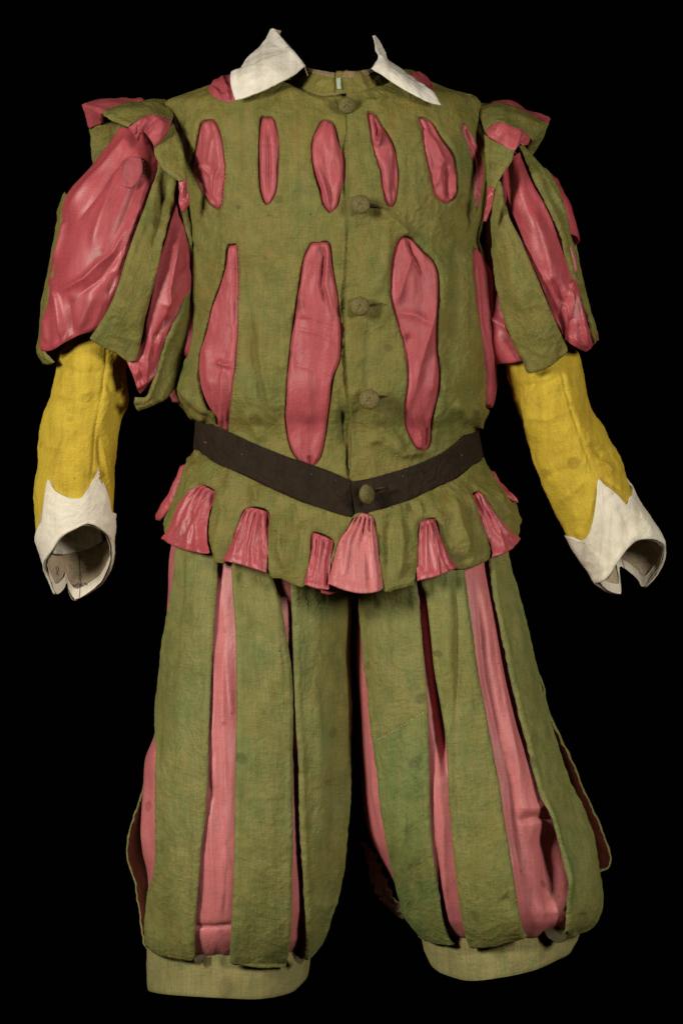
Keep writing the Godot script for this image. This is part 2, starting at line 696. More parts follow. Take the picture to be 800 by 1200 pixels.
func button(parent: Node, x: float, y: float, z: float, r: float, tilt: Vector3, hole: Array) -> void:
	# a domed mould covered with crossed cord: four quarters of nested ridges
	var st := SurfaceTool.new()
	st.begin(Mesh.PRIMITIVE_TRIANGLES)
	var nr := 16
	var na := 56
	var turn := Basis.from_euler(tilt)
	var grid := []
	for i in nr + 1:
		var row := []
		for j in na:
			var an := TAU * j / na
			var f := i / float(nr)
			var rr := r * minf(f * 1.25, 1.0) if f < 0.8 else r * (1.0 - (f - 0.8) * 1.2)
			var h := sqrt(maxf(0.0, 1.0 - pow(minf(f * 1.25, 1.0), 2.0) * 0.97)) * r * 0.62 if f < 0.8 else r * 0.13 - (f - 0.8) * r * 1.7
			var px := cos(an) * rr
			var py := sin(an) * rr
			if f < 0.8:
				var qx := absf(px) - r * 0.42
				var qy := absf(py) - r * 0.42
				h += 0.6 * sin(sqrt(qx * qx + qy * qy) * 2.9) - 1.2 * exp(-pow(minf(absf(px), absf(py)) / 0.7, 2.0))
			row.append(Vector3(x, y, z) + turn * Vector3(px, py, h))
		grid.append(row)
	for i in nr:
		for j in na:
			var k := (j + 1) % na
			for v in [grid[i][j], grid[i + 1][j], grid[i][k], grid[i][k], grid[i + 1][j], grid[i + 1][k]]:
				st.set_uv(Vector2(v.x, v.y) / 256.0)
				st.add_vertex(to_world(v))
	st.index()
	st.generate_normals()
	var b := hang("button", parent, st.commit(), M.cord)
	var shank := PackedVector3Array([Vector3(x, y, z - 9), Vector3(x, y, z - 4), Vector3(x, y, z + 0.5)])
	thread_tube("shank", b, M.cord, shank, 3.0)
	# the worked buttonhole beside it: a corded rim round a dark slit
	var h0: Vector3 = hole[0]
	var h1: Vector3 = hole[1]
	var open: float = hole[2]
	var loop := PackedVector3Array()
	var d := (h1 - h0).normalized()
	var sd := Vector3(-d.y, d.x, 0)
	for k in 25:
		var a := TAU * k / 24.0
		var along := 0.5 - 0.5 * cos(a)
		loop.append(h0.lerp(h1, along) + sd * sin(a) * open * (1.15 - along))
	var o := thread_tube("buttonhole", parent, M.cord_dark, loop, 0.8)
	var slit := PackedVector3Array([h0 - Vector3(0, 0, 0.2), h0.lerp(h1, 0.5) - Vector3(0, 0, 0.1), h1 - Vector3(0, 0, 0.4)])
	thread_tube("slit", o, M.dark, slit, maxf(open * 0.6, 0.7))


func lin(r: float, g: float, b: float) -> Color:
	return Color(r, g, b).linear_to_srgb()


func noise_image(fx: int, fy: int, seed_: int, freq: float, w := 512, ridged := false) -> Image:
	var f := FastNoiseLite.new()
	f.noise_type = FastNoiseLite.TYPE_SIMPLEX_SMOOTH
	f.seed = seed_
	f.frequency = freq
	f.fractal_octaves = 3
	if ridged:
		f.fractal_type = FastNoiseLite.FRACTAL_RIDGED
		f.domain_warp_enabled = true
		f.domain_warp_amplitude = 20.0
		f.domain_warp_frequency = 0.02
	var im := f.get_seamless_image(fx, fy, false, false, 0.2, true)
	im.convert(Image.FORMAT_L8)
	im.resize(w, w, Image.INTERPOLATE_CUBIC)
	return im


func make_materials() -> void:
	var across := noise_image(48, 512, 3, 0.22).get_data()    # weft threads with slubs
	var down := noise_image(512, 36, 4, 0.25).get_data()       # warp threads
	var blot := noise_image(256, 256, 5, 0.03).get_data()
	var grit := noise_image(512, 512, 6, 0.30).get_data()
	var mott := noise_image(512, 512, 12, 0.05).get_data()
	var crumple := noise_image(512, 512, 8, 0.028, 512, true).get_data()
	var height := PackedByteArray()
	var fine := PackedByteArray()
	var shade := PackedByteArray()
	var plain := PackedByteArray()
	height.resize(512 * 512)
	fine.resize(512 * 512)
	shade.resize(512 * 512 * 3)
	plain.resize(512 * 512 * 3)
	for i in 512 * 512:
		var wv := (across[i] - 128.0) * 0.22 + (down[i] - 128.0) * 0.34 + (grit[i] - 128.0) * 0.7
		var bl := blot[i] - 128.0
		var mo := mott[i] - 128.0
		height[i] = clampi(int(110 + wv * 0.30 + (crumple[i] - 128.0) * 0.75), 0, 255)
		fine[i] = clampi(int(128 + wv * 0.5), 0, 255)
		var v := 232.0 + wv * 0.46 + bl * 0.10
		shade[i * 3] = clampi(int(v + mo * 0.09 + bl * 0.06), 0, 255)
		shade[i * 3 + 1] = clampi(int(v - mo * 0.03), 0, 255)
		shade[i * 3 + 2] = clampi(int(v + bl * 0.04), 0, 255)
		v = 240.0 + wv * 0.32 + bl * 0.05
		for k in 3: plain[i * 3 + k] = clampi(int(v - k * (mo * 0.015)), 0, 255)
	var weave_height := ImageTexture.create_from_image(Image.create_from_data(512, 512, false, Image.FORMAT_L8, height))
	var fine_height := ImageTexture.create_from_image(Image.create_from_data(512, 512, false, Image.FORMAT_L8, fine))
	var weave := ImageTexture.create_from_image(Image.create_from_data(512, 512, false, Image.FORMAT_RGB8, shade))
	var smooth_weave := ImageTexture.create_from_image(Image.create_from_data(512, 512, false, Image.FORMAT_RGB8, plain))
	# age: specks, moth nips and water marks, laid over every cloth
	var marks := Image.create(1024, 1024, false, Image.FORMAT_RGBA8)
	marks.fill(Color(1, 1, 1, 1))
	var rng := RandomNumberGenerator.new()
	rng.seed = 11
	var d := marks.get_data()
	for k in 260:
		var cx := rng.randi_range(8, 1015)
		var cy := rng.randi_range(8, 1015)
		var r := rng.randf_range(0.6, 1.7) if k % 6 else rng.randf_range(4.0, 16.0)
		var deep := rng.randf_range(0.35, 0.75) if r < 3.0 else rng.randf_range(0.08, 0.2)
		for y in range(maxi(0, int(cy - r - 2)), mini(1024, int(cy + r + 3))):
			for x in range(maxi(0, int(cx - r - 2)), mini(1024, int(cx + r + 3))):
				var dist := Vector2((x - cx) * rng.randf_range(0.9, 1.1), (y - cy) * 1.2).length()
				var f := clampf((r - dist) / (0.8 if r < 3.0 else r * 0.35), 0, 1) * deep
				var at := (y * 1024 + x) * 4
				d[at] = int(d[at] * (1.0 - f * 0.85))
				d[at + 1] = int(d[at + 1] * (1.0 - f))
				d[at + 2] = int(d[at + 2] * (1.0 - f))
	var age := ImageTexture.create_from_image(Image.create_from_data(1024, 1024, false, Image.FORMAT_RGBA8, d))
	var cloth := func(c: Color, rough: float, spec: float, bump: float, marked: bool, sheen: float, smooth := false) -> StandardMaterial3D:
		var m := StandardMaterial3D.new()
		m.albedo_color = c
		m.albedo_texture = smooth_weave if smooth else weave
		m.vertex_color_use_as_albedo = true
		m.roughness = rough
		m.metallic_specular = spec
		m.heightmap_enabled = bump > 0.0
		m.heightmap_texture = fine_height if smooth else weave_height
		m.heightmap_scale = bump
		m.cull_mode = BaseMaterial3D.CULL_DISABLED
		if marked:
			m.detail_enabled = true
			m.detail_blend_mode = BaseMaterial3D.BLEND_MODE_MUL
			m.detail_albedo = age
			m.detail_uv_layer = BaseMaterial3D.DETAIL_UV_2
		if sheen > 0.0:
			m.rim_enabled = true
			m.rim = sheen
			m.rim_tint = 0.7
		return m
	M.green = cloth.call(lin(0.165, 0.149, 0.039), 0.66, 0.30, 0.14, true, 0.0)
	M.green_leg = cloth.call(lin(0.182, 0.178, 0.053), 0.66, 0.34, 0.13, true, 0.0)
	M.band = cloth.call(lin(0.232, 0.212, 0.084), 0.85, 0.26, 0.06, true, 0.0)
	M.pink = cloth.call(lin(0.35, 0.066, 0.076), 0.52, 0.38, 0.06, true, 0.0, true)
	M.pink_leg = cloth.call(lin(0.48, 0.142, 0.142), 0.5, 0.42, 0.06, true, 0.0, true)
	M.satin = cloth.call(lin(0.36, 0.056, 0.068), 0.48, 0.5, 0.05, true, 0.0, true)
	M.yellow = cloth.call(lin(0.47, 0.345, 0.033), 0.75, 0.28, 0.14, true, 0.0, true)
	M.white = cloth.call(lin(0.67, 0.64, 0.56), 0.8, 0.3, 0.02, false, 0.0, true)
	M.cream = cloth.call(lin(0.66, 0.62, 0.51), 0.8, 0.3, 0.03, true, 0.0, true)
	M.linen = cloth.call(lin(0.42, 0.345, 0.235), 0.9, 0.2, 0.08, true, 0.0)
	M.lining = cloth.call(lin(0.27, 0.2, 0.125), 0.9, 0.2, 0.08, true, 0.0)
	M.brown = cloth.call(lin(0.023, 0.0148, 0.0085), 0.85, 0.25, 0.25, false, 0.0)
	M.cord = cloth.call(lin(0.130, 0.104, 0.030), 0.6, 0.4, 0.0, false, 0.0)
	M.cord_dark = cloth.call(lin(0.075, 0.058, 0.025), 0.8, 0.3, 0.0, false, 0.0)
	M.facing = cloth.call(lin(0.06, 0.048, 0.03), 0.9, 0.15, 0.06, true, 0.0)
	for k in ["white", "cream"]: M[k].uv1_scale = Vector3(2.3, 2.3, 2.3)
	M.mint = cloth.call(lin(0.36, 0.47, 0.36), 0.8, 0.3, 0.03, false, 0.0)
	for k in ["thread", "dark", "ink", "velvet"]:
		var m := StandardMaterial3D.new()
		m.albedo_color = {"thread": lin(0.5, 0.42, 0.25), "dark": lin(0.012, 0.009, 0.006), "ink": lin(0.03, 0.026, 0.028), "velvet": lin(0.0003, 0.0003, 0.0003)}[k]
		m.roughness = 0.9
		m.metallic_specular = 0.0 if k == "velvet" else 0.2
		M[k] = m


func thing(called: String, label: String, category: String, at: Vector3) -> Node3D:
	var o := Node3D.new()
	o.name = called
	add_child(o, true)
	o.position = at
	o.set_meta("label", label)
	o.set_meta("category", category)
	return o


func lamp(called: String, at: Vector3, aim: Vector3, size: Vector2, energy: float, c: Color) -> void:
	var l := AreaLight3D.new()
	l.name = called
	l.area_size = size
	l.area_normalize_energy = true
	l.light_energy = energy
	l.light_color = c
	l.area_range = 12.0
	l.area_attenuation = 2.0
	l.shadow_enabled = true
	add_child(l, true)
	l.look_at_from_position(at, aim)


func _ready() -> void:
	var cam := Camera3D.new()
	cam.name = "camera"
	cam.fov = rad_to_deg(2.0 * atan(0.6 / 7.0))
	cam.near = 0.1
	cam.far = 40.0
	cam.position = Vector3(0, 0.9, 7.0)
	add_child(cam)
	cam.current = true
	var we := WorldEnvironment.new()
	we.name = "environment"
	var env := Environment.new()
	env.background_mode = Environment.BG_COLOR
	env.background_color = Color(0, 0, 0)
	env.tonemap_mode = Environment.TONE_MAPPER_LINEAR
	env.tonemap_exposure = 1.0
	env.sdfgi_enabled = true
	env.ssao_enabled = true
	env.ssil_enabled = true
	we.environment = env
	add_child(we)
	# two soft boxes of a copy stand, left and right of the camera and above it
	lamp("softbox", Vector3(-2.3, 1.8, 2.5), Vector3(0, 0.85, 0), Vector2(0.6, 0.9), 14.4, Color(1.0, 0.965, 0.91))
	lamp("softbox_001", Vector3(2.2, 1.65, 2.8), Vector3(0, 0.85, 0), Vector2(0.6, 0.9), 9.6, Color(1.0, 0.965, 0.91))

	tone = FastNoiseLite.new()
	tone.seed = 21
	tone.frequency = 0.011
	tone.fractal_octaves = 4
	soft = FastNoiseLite.new()
	soft.seed = 5
	soft.noise_type = FastNoiseLite.TYPE_SIMPLEX_SMOOTH
	soft.frequency = 0.017
	soft.fractal_octaves = 2
	crease = FastNoiseLite.new()
	crease.seed = 9
	crease.noise_type = FastNoiseLite.TYPE_SIMPLEX_SMOOTH
	crease.fractal_type = FastNoiseLite.FRACTAL_RIDGED
	crease.fractal_octaves = 3
	crease.frequency = 0.032
	crease.domain_warp_enabled = true
	crease.domain_warp_amplitude = 18.0
	crease.domain_warp_frequency = 0.02
	make_materials()

	var wall := MeshInstance3D.new()
	wall.name = "backdrop"
	var quad := BoxMesh.new()
	quad.size = Vector3(8, 6, 0.02)
	wall.mesh = quad
	wall.material_override = M.velvet
	wall.position = Vector3(0, 1.5, -1.6)
	wall.set_meta("kind", "structure")
	wall.set_meta("label", "plain black studio backdrop cloth behind the costume")
	add_child(wall)

	breeches()
	doublet()


const GREEN_DYE := [Color(1.08, 0.99, 0.88), Color(0.88, 1.01, 0.98)]
const PINK_DYE := [Color(1.06, 1.06, 1.08), Color(0.94, 0.9, 0.92)]
const YELLOW_DYE := [Color(1.06, 1.05, 1.1), Color(0.93, 0.88, 0.8)]
const WHITE_DYE := [Color(1.02, 1.02, 1.03), Color(0.96, 0.94, 0.88)]


func strip(leg: Node, body: Body, s: Dictionary) -> MeshInstance3D:
	var d := {"body": body, "off": 4.0, "hem": 1.1, "wob": 0.8, "crinkle": 0.25, "dye": GREEN_DYE, "thick": 1.8, "stretch": Vector3(1.2, 0.5, 1), "inside": M.lining, "tuck": 3.0}
	d.merge(s, true)
	return sheet("strip", leg, M.green_leg, d)


func breeches() -> void:
	var o := thing("breeches", "knee breeches of loose green strips over faded pink lining, with olive knee bands", "breeches", Vector3(0, 0.34, 0))
	var LB := Body.new("596,210,410,104 640,194,410,112 700,190,411,124 750,187,411,130 800,184,412,132 840,181,413,134 870,173,413,135 900,166,413,136 930,163,413,136 970,160,410,136 1000,161,406,134 1020,165,402,132 1040,167,398,128 1065,167,394,120 1088,166,384,110 1105,167,374,100 1122,171,364,90")
	var RB := Body.new("596,412,584,104 640,412,593,112 680,410,603,122 720,408,614,126 760,408,624,130 800,408,633,132 850,410,650,134 900,413,667,136 950,419,682,136 985,428,692,134 1010,442,698,132 1040,458,704,126 1060,467,704,120 1076,476,698,112 1090,487,684,102 1104,495,674,92")
	LB.inset(4.0)
	RB.inset(4.0)
	LB.flat = 0.75
	RB.flat = 0.75
	# left leg as seen: the pink lining bag, then the green strips that hang over it
	var leg := sheet("leg_lining", o, M.pink_leg, {"body": LB, "L": "@-180,598 @-180,1120", "R": "@180,598 @180,1120", "off": -4.0, "wob": 0.9, "crinkle": 0.3, "step": 3.2, "dye": PINK_DYE, "seed": 2, "stretch": Vector3(1.4, 0.3, 1), "tuck": 8.0,
		"folds": ["348,750 348,880|7|-24", "222,1079 250,1081 282,1078|4|-4", "250,680 253,800 250,900|5|2.5", "264,700 261,850 268,960|5|-3", "256,880 250,980 252,1060|5|2.5", "268,1000 265,1070|4|-2.5", "259,740 275,850|10|3", "243,900 262,960 275,1000|9|-3", "175,860 170,940 172,1010|9|5"]})
	strip(leg, LB, {"seed": 3, "L": "208,636 204,680 199,715 193,745 188,780 184,820 183,850 185,880 185,910 184,950 183,990 181,1020 173,1045 170,1075 169,1106", "R": "258,640 257,670 255,700 252,750 249,800 247,850 246,900 243,950 238,990 235,1030 231,1070 229,1119", "B": "169,1106 185,1114 205,1118 229,1120",
		"folds": ["224,640 223,690 219,740 214,800|5|4.5|s", "240,700 237,800|12|2.5", "205,780 200,860|9|2", "186,1000 205,985 225,990|10|-2"]})
	strip(leg, LB, {"seed": 4, "L": "271,636 273,670 275,700 278,740 279,780 279,830 278,900 277,960 276,1020 274,1060 271,1119", "R": "324,640 322,675 330,700 335,730 340,760 344,790 345,830 345,880 345,930 345,980 345,1020 344,1060 342,1095 338,1128", "B": "271,1119 285,1124 310,1128 338,1128",
		"folds": ["285,660 300,740 310,820|12|-3", "322,680 326,760 332,820|6|3.5", "285,930 340,925|5|1.0"], "off": 6.0})
	strip(leg, LB, {"seed": 5, "L": "342,640 343,685 345,720 346,780 348,830 351,880 352,920 355,990 358,1030 360,1070 360,1118", "R": "410,640 410,692 411,760 411,850 410,920 407,970 403,1010 398,1040 393,1062 385,1085 374,1106 363,1119", "B": "360,1118 363,1119", "dye": [Color(1.06, 0.98, 0.85), Color(0.84, 1.03, 1.0)], "off": 7.0,
		"folds": ["385,880 388,960 384,1040|7|-2.5", "365,760 372,900|10|2", "362,1050 375,1056 390,1052|7|2"]})
	stitches("seam_stitch", leg, M.thread, LB, "344,701 365,707 390,712 410,716", 8.5, 4.0, 1.6, 0.35)
	# strips further round the leg
	strip(leg, LB, {"seed": 6, "L": "@-178,640 @-175,1112", "R": "@-128,640 @-122,1112", "step": 5.0})
	strip(leg, LB, {"seed": 7, "L": "@115,640 @115,1100", "R": "@150,640 @152,1108", "step": 5.0})
	sheet("bowed_strip", leg, M.green_leg, {"L": "184,836,-2 177,880,-8 167,920,-14 156,958,-20 148,988,-24 149,1012,-24 157,1040,-16 163,1080,-8 168,1106,-2 177,1115,6", "R": "196,836,-66 190,880,-74 184,920,-84 179,958,-92 174,988,-98 175,1012,-98 178,1040,-88 181,1080,-72 184,1106,-60 188,1115,-50", "face": Vector3(-1, 0, -0.3), "hem": 1.0, "wob": 0.6, "crinkle": 0.4, "dye": GREEN_DYE, "seed": 8, "inside": M.lining})
	var KL := Body.new("1096,171,363,80 1130,172,362,82 1166,173,356,80")
	var kl := sheet("knee_band", leg, M.band, {"body": KL, "L": "@-180,1098 @-180,1136", "R": "@180,1098 @180,1136", "B": "@-180,1136 @-120,1146 @-92,1158 200,1161 235,1162 270,1163.5 300,1165 325,1163 345,1158 356,1149 @100,1140 @180,1136", "by_angle": true, "wob": 0.5, "crinkle": 0.2, "hem": 0.7, "seed": 9, "step": 3.5, "dye": [Color(1.04, 1.02, 1), Color(0.95, 0.97, 0.96)], "inside": M.linen,
		"folds": ["190,1118 184,1150|4|-1.6", "245,1112 243,1128|3|1.6", "258,1112 259,1126|3|1.6", "268,1112 266,1126|3|-1.2", "300,1140 345,1120|10|1.5"]})
	sheet("turned_edge", leg, M.facing, {"L": "228,1112,88 231,1121,92", "R": "244,1112,86 240,1119,91", "wob": 0.3, "seed": 3})
	sheet("turned_edge", leg, M.facing, {"L": "343,1113,70 347,1121,75 354,1123,74", "R": "349,1116,72 354,1119,70 358,1117,66", "wob": 0.3, "seed": 5})
	# right leg as seen
	var leg2 := sheet("leg_lining", o, M.pink_leg, {"body": RB, "L": "@-180,598 @-180,1100", "R": "@180,598 @180,1100", "off": -4.0, "wob": 0.9, "crinkle": 0.3, "step": 3.2, "dye": PINK_DYE, "seed": 12, "stretch": Vector3(1.4, 0.3, 1), "tuck": 8.0,
		"folds": ["560,670 575,790 598,880 615,940|14|4", "603,954 625,951 655,952|5|-5", "600,940 625,942 650,936|8|3", "644,955 650,1000 646,1065|26|-17", "596,990 604,1075|7|3", "556,690 566,790 585,880|4|-3", "572,700 590,820 606,900|5|2.5", "505,900 512,980 520,1060|4|2.5", "590,880 598,960 610,1060|5|-2.5", "428,820 436,920 450,1000|5|3", "495,670 503,760 511,825 519,900|7|-24", "507,1040 512,1095|6|-14"]})
	strip(leg2, RB, {"seed": 13, "L": "419,640 419,695 422,740 425,780 429,810 433,850 437,880 440,905 445,950 452,990 457,1015 465,1045 474,1073 485,1090 494,1097", "R": "485,640 486,682 490,720 494,770 498,810 499,840 500,880 501,940 503,980 507,1010 511,1040 515,1070 521,1089 528,1101", "B": "494,1097 505,1101 528,1101",
		"piece": [Vector2(437, 869), Vector2(500, 826), Color(0.84, 1.0, 0.96)], "folds": ["452,700 458,800|9|-2", "475,940 474,1000|3|-2", "470,1000 480,1060|8|3", "440,866 470,848 499,828|2.5|-1.0"]})
	stitches("seam_stitch", leg2, M.thread, RB, "438,867 455,858 470,848 485,838 498,829", 6.5, 3.4, 2.0, 0.4)
	strip(leg2, RB, {"seed": 14, "L": "489,640 490,680 497,700 502,740 506,780 513,820 518,850 521,880 523,930 526,970 530,1010 535,1050 540,1080 545,1102", "R": "540,640 542,665 546,700 551,740 558,790 566,830 575,880 582,915 587,950 595,1000 603,1050 610,1080 616,1089", "B": "545,1102 565,1103 590,1098 616,1089", "off": 6.0, "dye": [Color(1.1, 0.99, 0.82), Color(0.9, 1.02, 0.95)],
		"folds": ["528,660 532,720 533,790 531,850|4|-6", "520,660 522,740 524,800|7|3", "540,700 545,800 545,870|9|3", "528,860 534,940 545,1000|6|-3", "585,1040 600,1060|9|-3"]})
	strip(leg2, RB, {"seed": 15, "L": "571,640 572,655 575,685 580,720 588,755 597,800 606,840 615,870 625,908 635,945 645,980 653,1008 658,1030 660,1060 659,1092", "R": "592,640 598,670 605,695 615,735 625,775 632,803 640,830 651,868 664,912 680,952 690,983 697,1018 702,1040 703,1062 694,1078 668,1092", "B": "659,1092 668,1092", "off": 7.0, "tuck": 5.0, "dye": [Color(1.0, 1.02, 0.92), Color(0.86, 1.03, 0.98)],
		"folds": ["592,700 602,760 615,810|7|2.5", "640,835 652,880 656,925 664,965 672,1010 676,1050|6|6|s", "655,885 659,925 668,970 677,1020|5|-5", "628,930 640,975 652,1010 658,1050|9|10", "675,1060 668,1088|6|-3", "690,1040 684,1080|6|2"]})
	strip(leg2, RB, {"seed": 16, "L": "@-165,640 @-160,1080", "R": "@-112,640 @-118,1040", "step": 5.0})
	strip(leg2, RB, {"seed": 17, "L": "@142,640 @142,1090", "R": "@176,640 @174,1090", "step": 5.0})
	sheet("bowed_strip", leg2, M.green_leg, {"L": "624,765,-14 634,795,-8 641,825,-8 651,852,-10 664,880,-14 676,905,-18 689,935,-22 701,960,-24 711,985,-24 717,1003,-24 714,1017,-22 703,1023,-16", "R": "620,765,-40 626,795,-60 632,825,-66 640,852,-72 651,880,-80 661,905,-86 672,935,-94 682,960,-98 690,985,-100 696,1003,-96 695,1017,-88 692,1023,-76", "face": Vector3(1, 0, -0.3), "hem": 1.0, "wob": 0.6, "crinkle": 0.4, "dye": GREEN_DYE, "seed": 18, "inside": M.lining})
	var KR := Body.new("1080,490,679,80 1110,496,679,84 1150,502,668,80")
	sheet("knee_band", leg2, M.band, {"body": KR, "L": "@-180,1082 @-180,1116", "R": "@180,1082 @180,1098", "B": "@-180,1116 @-120,1116 @-90,1112 500,1122 506,1131 520,1138 545,1143.5 580,1140 620,1132 650,1121 665,1114 675,1101 @95,1092 @180,1098", "by_angle": true, "wob": 0.5, "crinkle": 0.2, "hem": 0.7, "seed": 19, "step": 3.5, "dye": [Color(1.04, 1.02, 1), Color(0.95, 0.97, 0.96)], "inside": M.linen, "folds": ["590,1108 594,1134|1.6|-1.2", "640,1095 620,1120|10|2"]})
	sheet("turned_edge", leg2, M.facing, {"L": "659,1006,106 662,1035,100 656,1062,96", "R": "668,1016,98 669,1035,98 660,1060,92", "wob": 0.4, "seed": 7, "folds": []})
	sheet("turned_edge", leg2, M.facing, {"L": "632,1083,84 640,1093,90 652,1098,92 660,1094,88", "R": "645,1076,78 652,1082,78 658,1085,78 662,1085,80", "wob": 0.6, "crinkle": 0.8, "seed": 8})
	sheet("tattered_lining", leg2, M.linen,  {"L": "425,986,-34 430,1010,-30 437,1034,-26 452,1060,-22 474,1076,-16", "R": "437,996,-14 446,1018,-10 456,1036,-6 466,1054,-2 480,1072,2", "wob": 1.6, "crinkle": 3.2, "seed": 9, "step": 2.0, "stretch": Vector3(2, 2, 2)})


func slash(parent: Node, body: Body, L: String, R: String, s: Dictionary) -> void:
	# a puff of lining pulled through a slash
	var d := {"body": body, "L": L, "R": R, "off": -2.6, "puff": 4.2, "run": 4.5, "ends": true, "step": 2.2, "wob": 0.6, "crinkle": 0.3, "dye": PINK_DYE, "thick": 1.0, "stretch": Vector3(2.2, 0.7, 1), "gather": [["T", 1.8, 2.6, 26.0], ["B", 2.0, 2.8, 32.0]], "deep": 1.35}
	d.merge(s, true)
	sheet("slash_lining", parent, M.pink, d)


func spread(L: String, R: String, by: float) -> Array:
	# the lining reaches a little under the cut edge of the slash
	var a := []
	var b := []
	for t in L.split(" ", false): a.append(t.split_floats(","))
	for t in R.split(" ", false): b.append(t.split_floats(","))
	var out := []
	for side in 2:
		var text := ""
		var list: Array = a if side == 0 else b
		for i in list.size():
			var f: PackedFloat64Array = list[i]
			var x: float = f[0] + (-by if side == 0 else by) * (0.6 if i == 0 or i == list.size() - 1 else 1.0)
			var y: float = f[1] + (-by if i == 0 else by if i == list.size() - 1 else 0.0)
			text += "%f,%f " % [x, y]
		out.append(text)
	return out


func doublet() -> void:
	var o := thing("doublet", "green buttoned doublet slashed with pink, puffed sleeves, yellow undersleeves, white collar and cuffs", "doublet", Vector3(0, 0.8, 0))
	var TB := Body.new("80,330,466,46 86,322,474,50 91,300,484,56 96,268,494,61 103,243,505,67 110,224,518,74 119,198,551,82 130,198,557,92 145,199,560,103 165,203,562,112 200,209,564,119 250,214,564,124 285,216,555,125 302,217,560,126 330,217,570,126 350,217,572,126 400,215,572,127 430,211,572,128 455,206,571,129 470,210,569,126 486,222,562,120 500,234,552,112 520,238,548,108 580,238,552,108")
	var slashes := [
		["243,145 236,150 230,180 227,205 233,220 245,240 256,250", "246,145 253,146 260,158 264,180 266,205 264,235 262,246 258,250", ["228,206 240,198 250,210 254,245|3|2.2", "252,165 246,200|3|2", "262,200 256,215 255,240|3|2.5", "236,215 248,238|3|-3"]],
		["312,143 306,145 304,175 304,200 305,225 309,240 313,246", "315,143 321,144 325,153 328,180 328,205 326,230 320,243 315,246", ["305,175 328,178|1.2|-0.7", "304,208 328,212|1.2|-0.7", "314,146 316,190 315,245|1.8|-4", "310,160 309,220|4|1.5", "322,165 322,220|4|1.5"]],
		["380,146 375,150 366,170 365,190 368,210 374,230 378,246 385,255", "384,146 392,152 397,170 402,195 402,215 399,235 396,248 388,255", ["378,170 384,210 388,250|3|-2.5", "372,200 384,235 388,250|2.5|3", "390,160 392,200|4|2"]],
		["431,141 428,143 432,165 436,185 443,210 447,238 451,247 455,249", "434,141 439,143 446,155 458,175 463,195 465,215 462,240 457,249", ["436,148 440,160 440,170|2|-4.5", "434,172 441,178 445,160|2.5|3.5", "459,185 460,210 461,235|2|-3.5", "445,190 452,235|6|2"]],
		["488,145 487,147 490,165 494,190 499,215 504,232 512,241 518,243", "491,145 503,150 513,168 525,185 529,200 530,228 526,238 520,243", ["488,150 494,160|2|-4", "500,165 510,190 520,200|5|3", "516,195 517,220 518,242|2|-4", "510,200 505,225|5|2", "525,205 524,235|4|3"]],
		["536,150 536,158 542,175 548,195 549,220 550,235 551,248", "538,150 546,162 553,180 558,200 558,215 555,230 553,248", ["539,156 545,175|1.6|-3", "556,205 552,228|1.6|-3"]],
		["274,291 268,293 265,315 258,338 250,360 243,390 236,415 234,440 238,462 247,480 254,487 256,498 264,507", "276,290 281,293 282,320 281,370 279,425 275,450 271,490 271,505 267,508", ["278,295 277,340 278,400|2|-2.5", "258,425 265,430 275,432|4|4", "265,432 264,470 262,500|3|3", "245,400 250,460|9|3", "270,440 269,500|2.5|-2.5"]],
		["370,289 363,292 355,310 350,340 344,380 340,410 337,440 335,475 335,500 340,525 350,541 362,548", "375,289 387,291 391,320 397,355 401,400 399,425 392,445 387,480 382,515 376,538 366,548", ["376,292 380,305 376,340 384,365|2.5|-4", "383,300 383,340 392,380|4|3", "345,388 375,395 398,408|3|1.2", "362,430 364,500|9|3", "362,535 364,548|3|-4", "352,345 360,380|6|2", "341,377 360,379 399,391|1.3|-1.0", "338,428 365,436 396,450|1.3|-0.9", "352,310 392,322|1.3|-0.7"]],
		["469,282 463,286 456,305 454,330 455,360 463,385 469,405 472,430 473,450 470,475 472,500 478,517 484,527 490,529", "472,282 480,286 492,300 503,310 509,325 510,350 508,380 508,410 511,440 509,465 503,490 500,520 494,529", ["473,287 481,308 492,328|2|-4.5", "480,298 470,330 461,362|5|2", "462,370 482,373 503,386|6|2.2", "509,340 500,385 486,430 478,475|6|3", "476,392 472,432|5|-2", "496,500 495,528|2|-4.5", "479,478 490,525|4|2.2", "505,415 500,465|6|2"]],
	]
	var holes := []
	for s in slashes:
		var r: PackedStringArray = s[1].split(" ", false)
		r.reverse()
		holes.append(s[0] + " " + " ".join(r))
	var side_l := "@-118,262 @-118,424 214,424 221,418 226,405 228,380 228.5,330 230,288"
	var side_r := "547,290 547,315 550,340 554,375 558,410 562,440 563,460 562,476 @100,476 @118,440 @118,350 570,336 563,318 555,301"
	var left_front := "337,103 348,109 360,114 375,117 390,118.5 412,119 412,568 405,563.5 387,556 362,547 332,537 296,522 270,510 252,502 236,490 @-95,492 @-118,492 @-118,118 199,119 224,109 243,102 268,95 300,90 322,86 330,95"
	var fl := cut_sheet("front_panel", o, M.green, {"body": TB, "outline": left_front, "holes": [holes[0], holes[1], holes[2], holes[6], holes[7], side_l], "off": 1.0, "dye": [Color(1.12, 0.97, 0.84), Color(0.88, 1.02, 0.96)], "seed": 31, "wob": 0.9, "crinkle": 0.42,
		"folds": ["305,385 310,440 325,500|6|3", "292,360 300,430 312,480|7|-2.5", "325,430 335,500|6|-2", "400,480 403,530|7|-4", "404,165 405,245|6|-4", "403,330 404,400 408,470|6|-3", "408,490 411,560|5|-4", "320,140 330,122 352,112|6|1.5", "215,455 232,470 250,485|7|4", "225,480 245,492|5|3", "230,260 245,285|8|-2", "315,255 318,280|6|-1.5", "290,480 310,520|7|2.5", "390,440 396,500|4|2", "355,120 385,128|5|1.5"]})
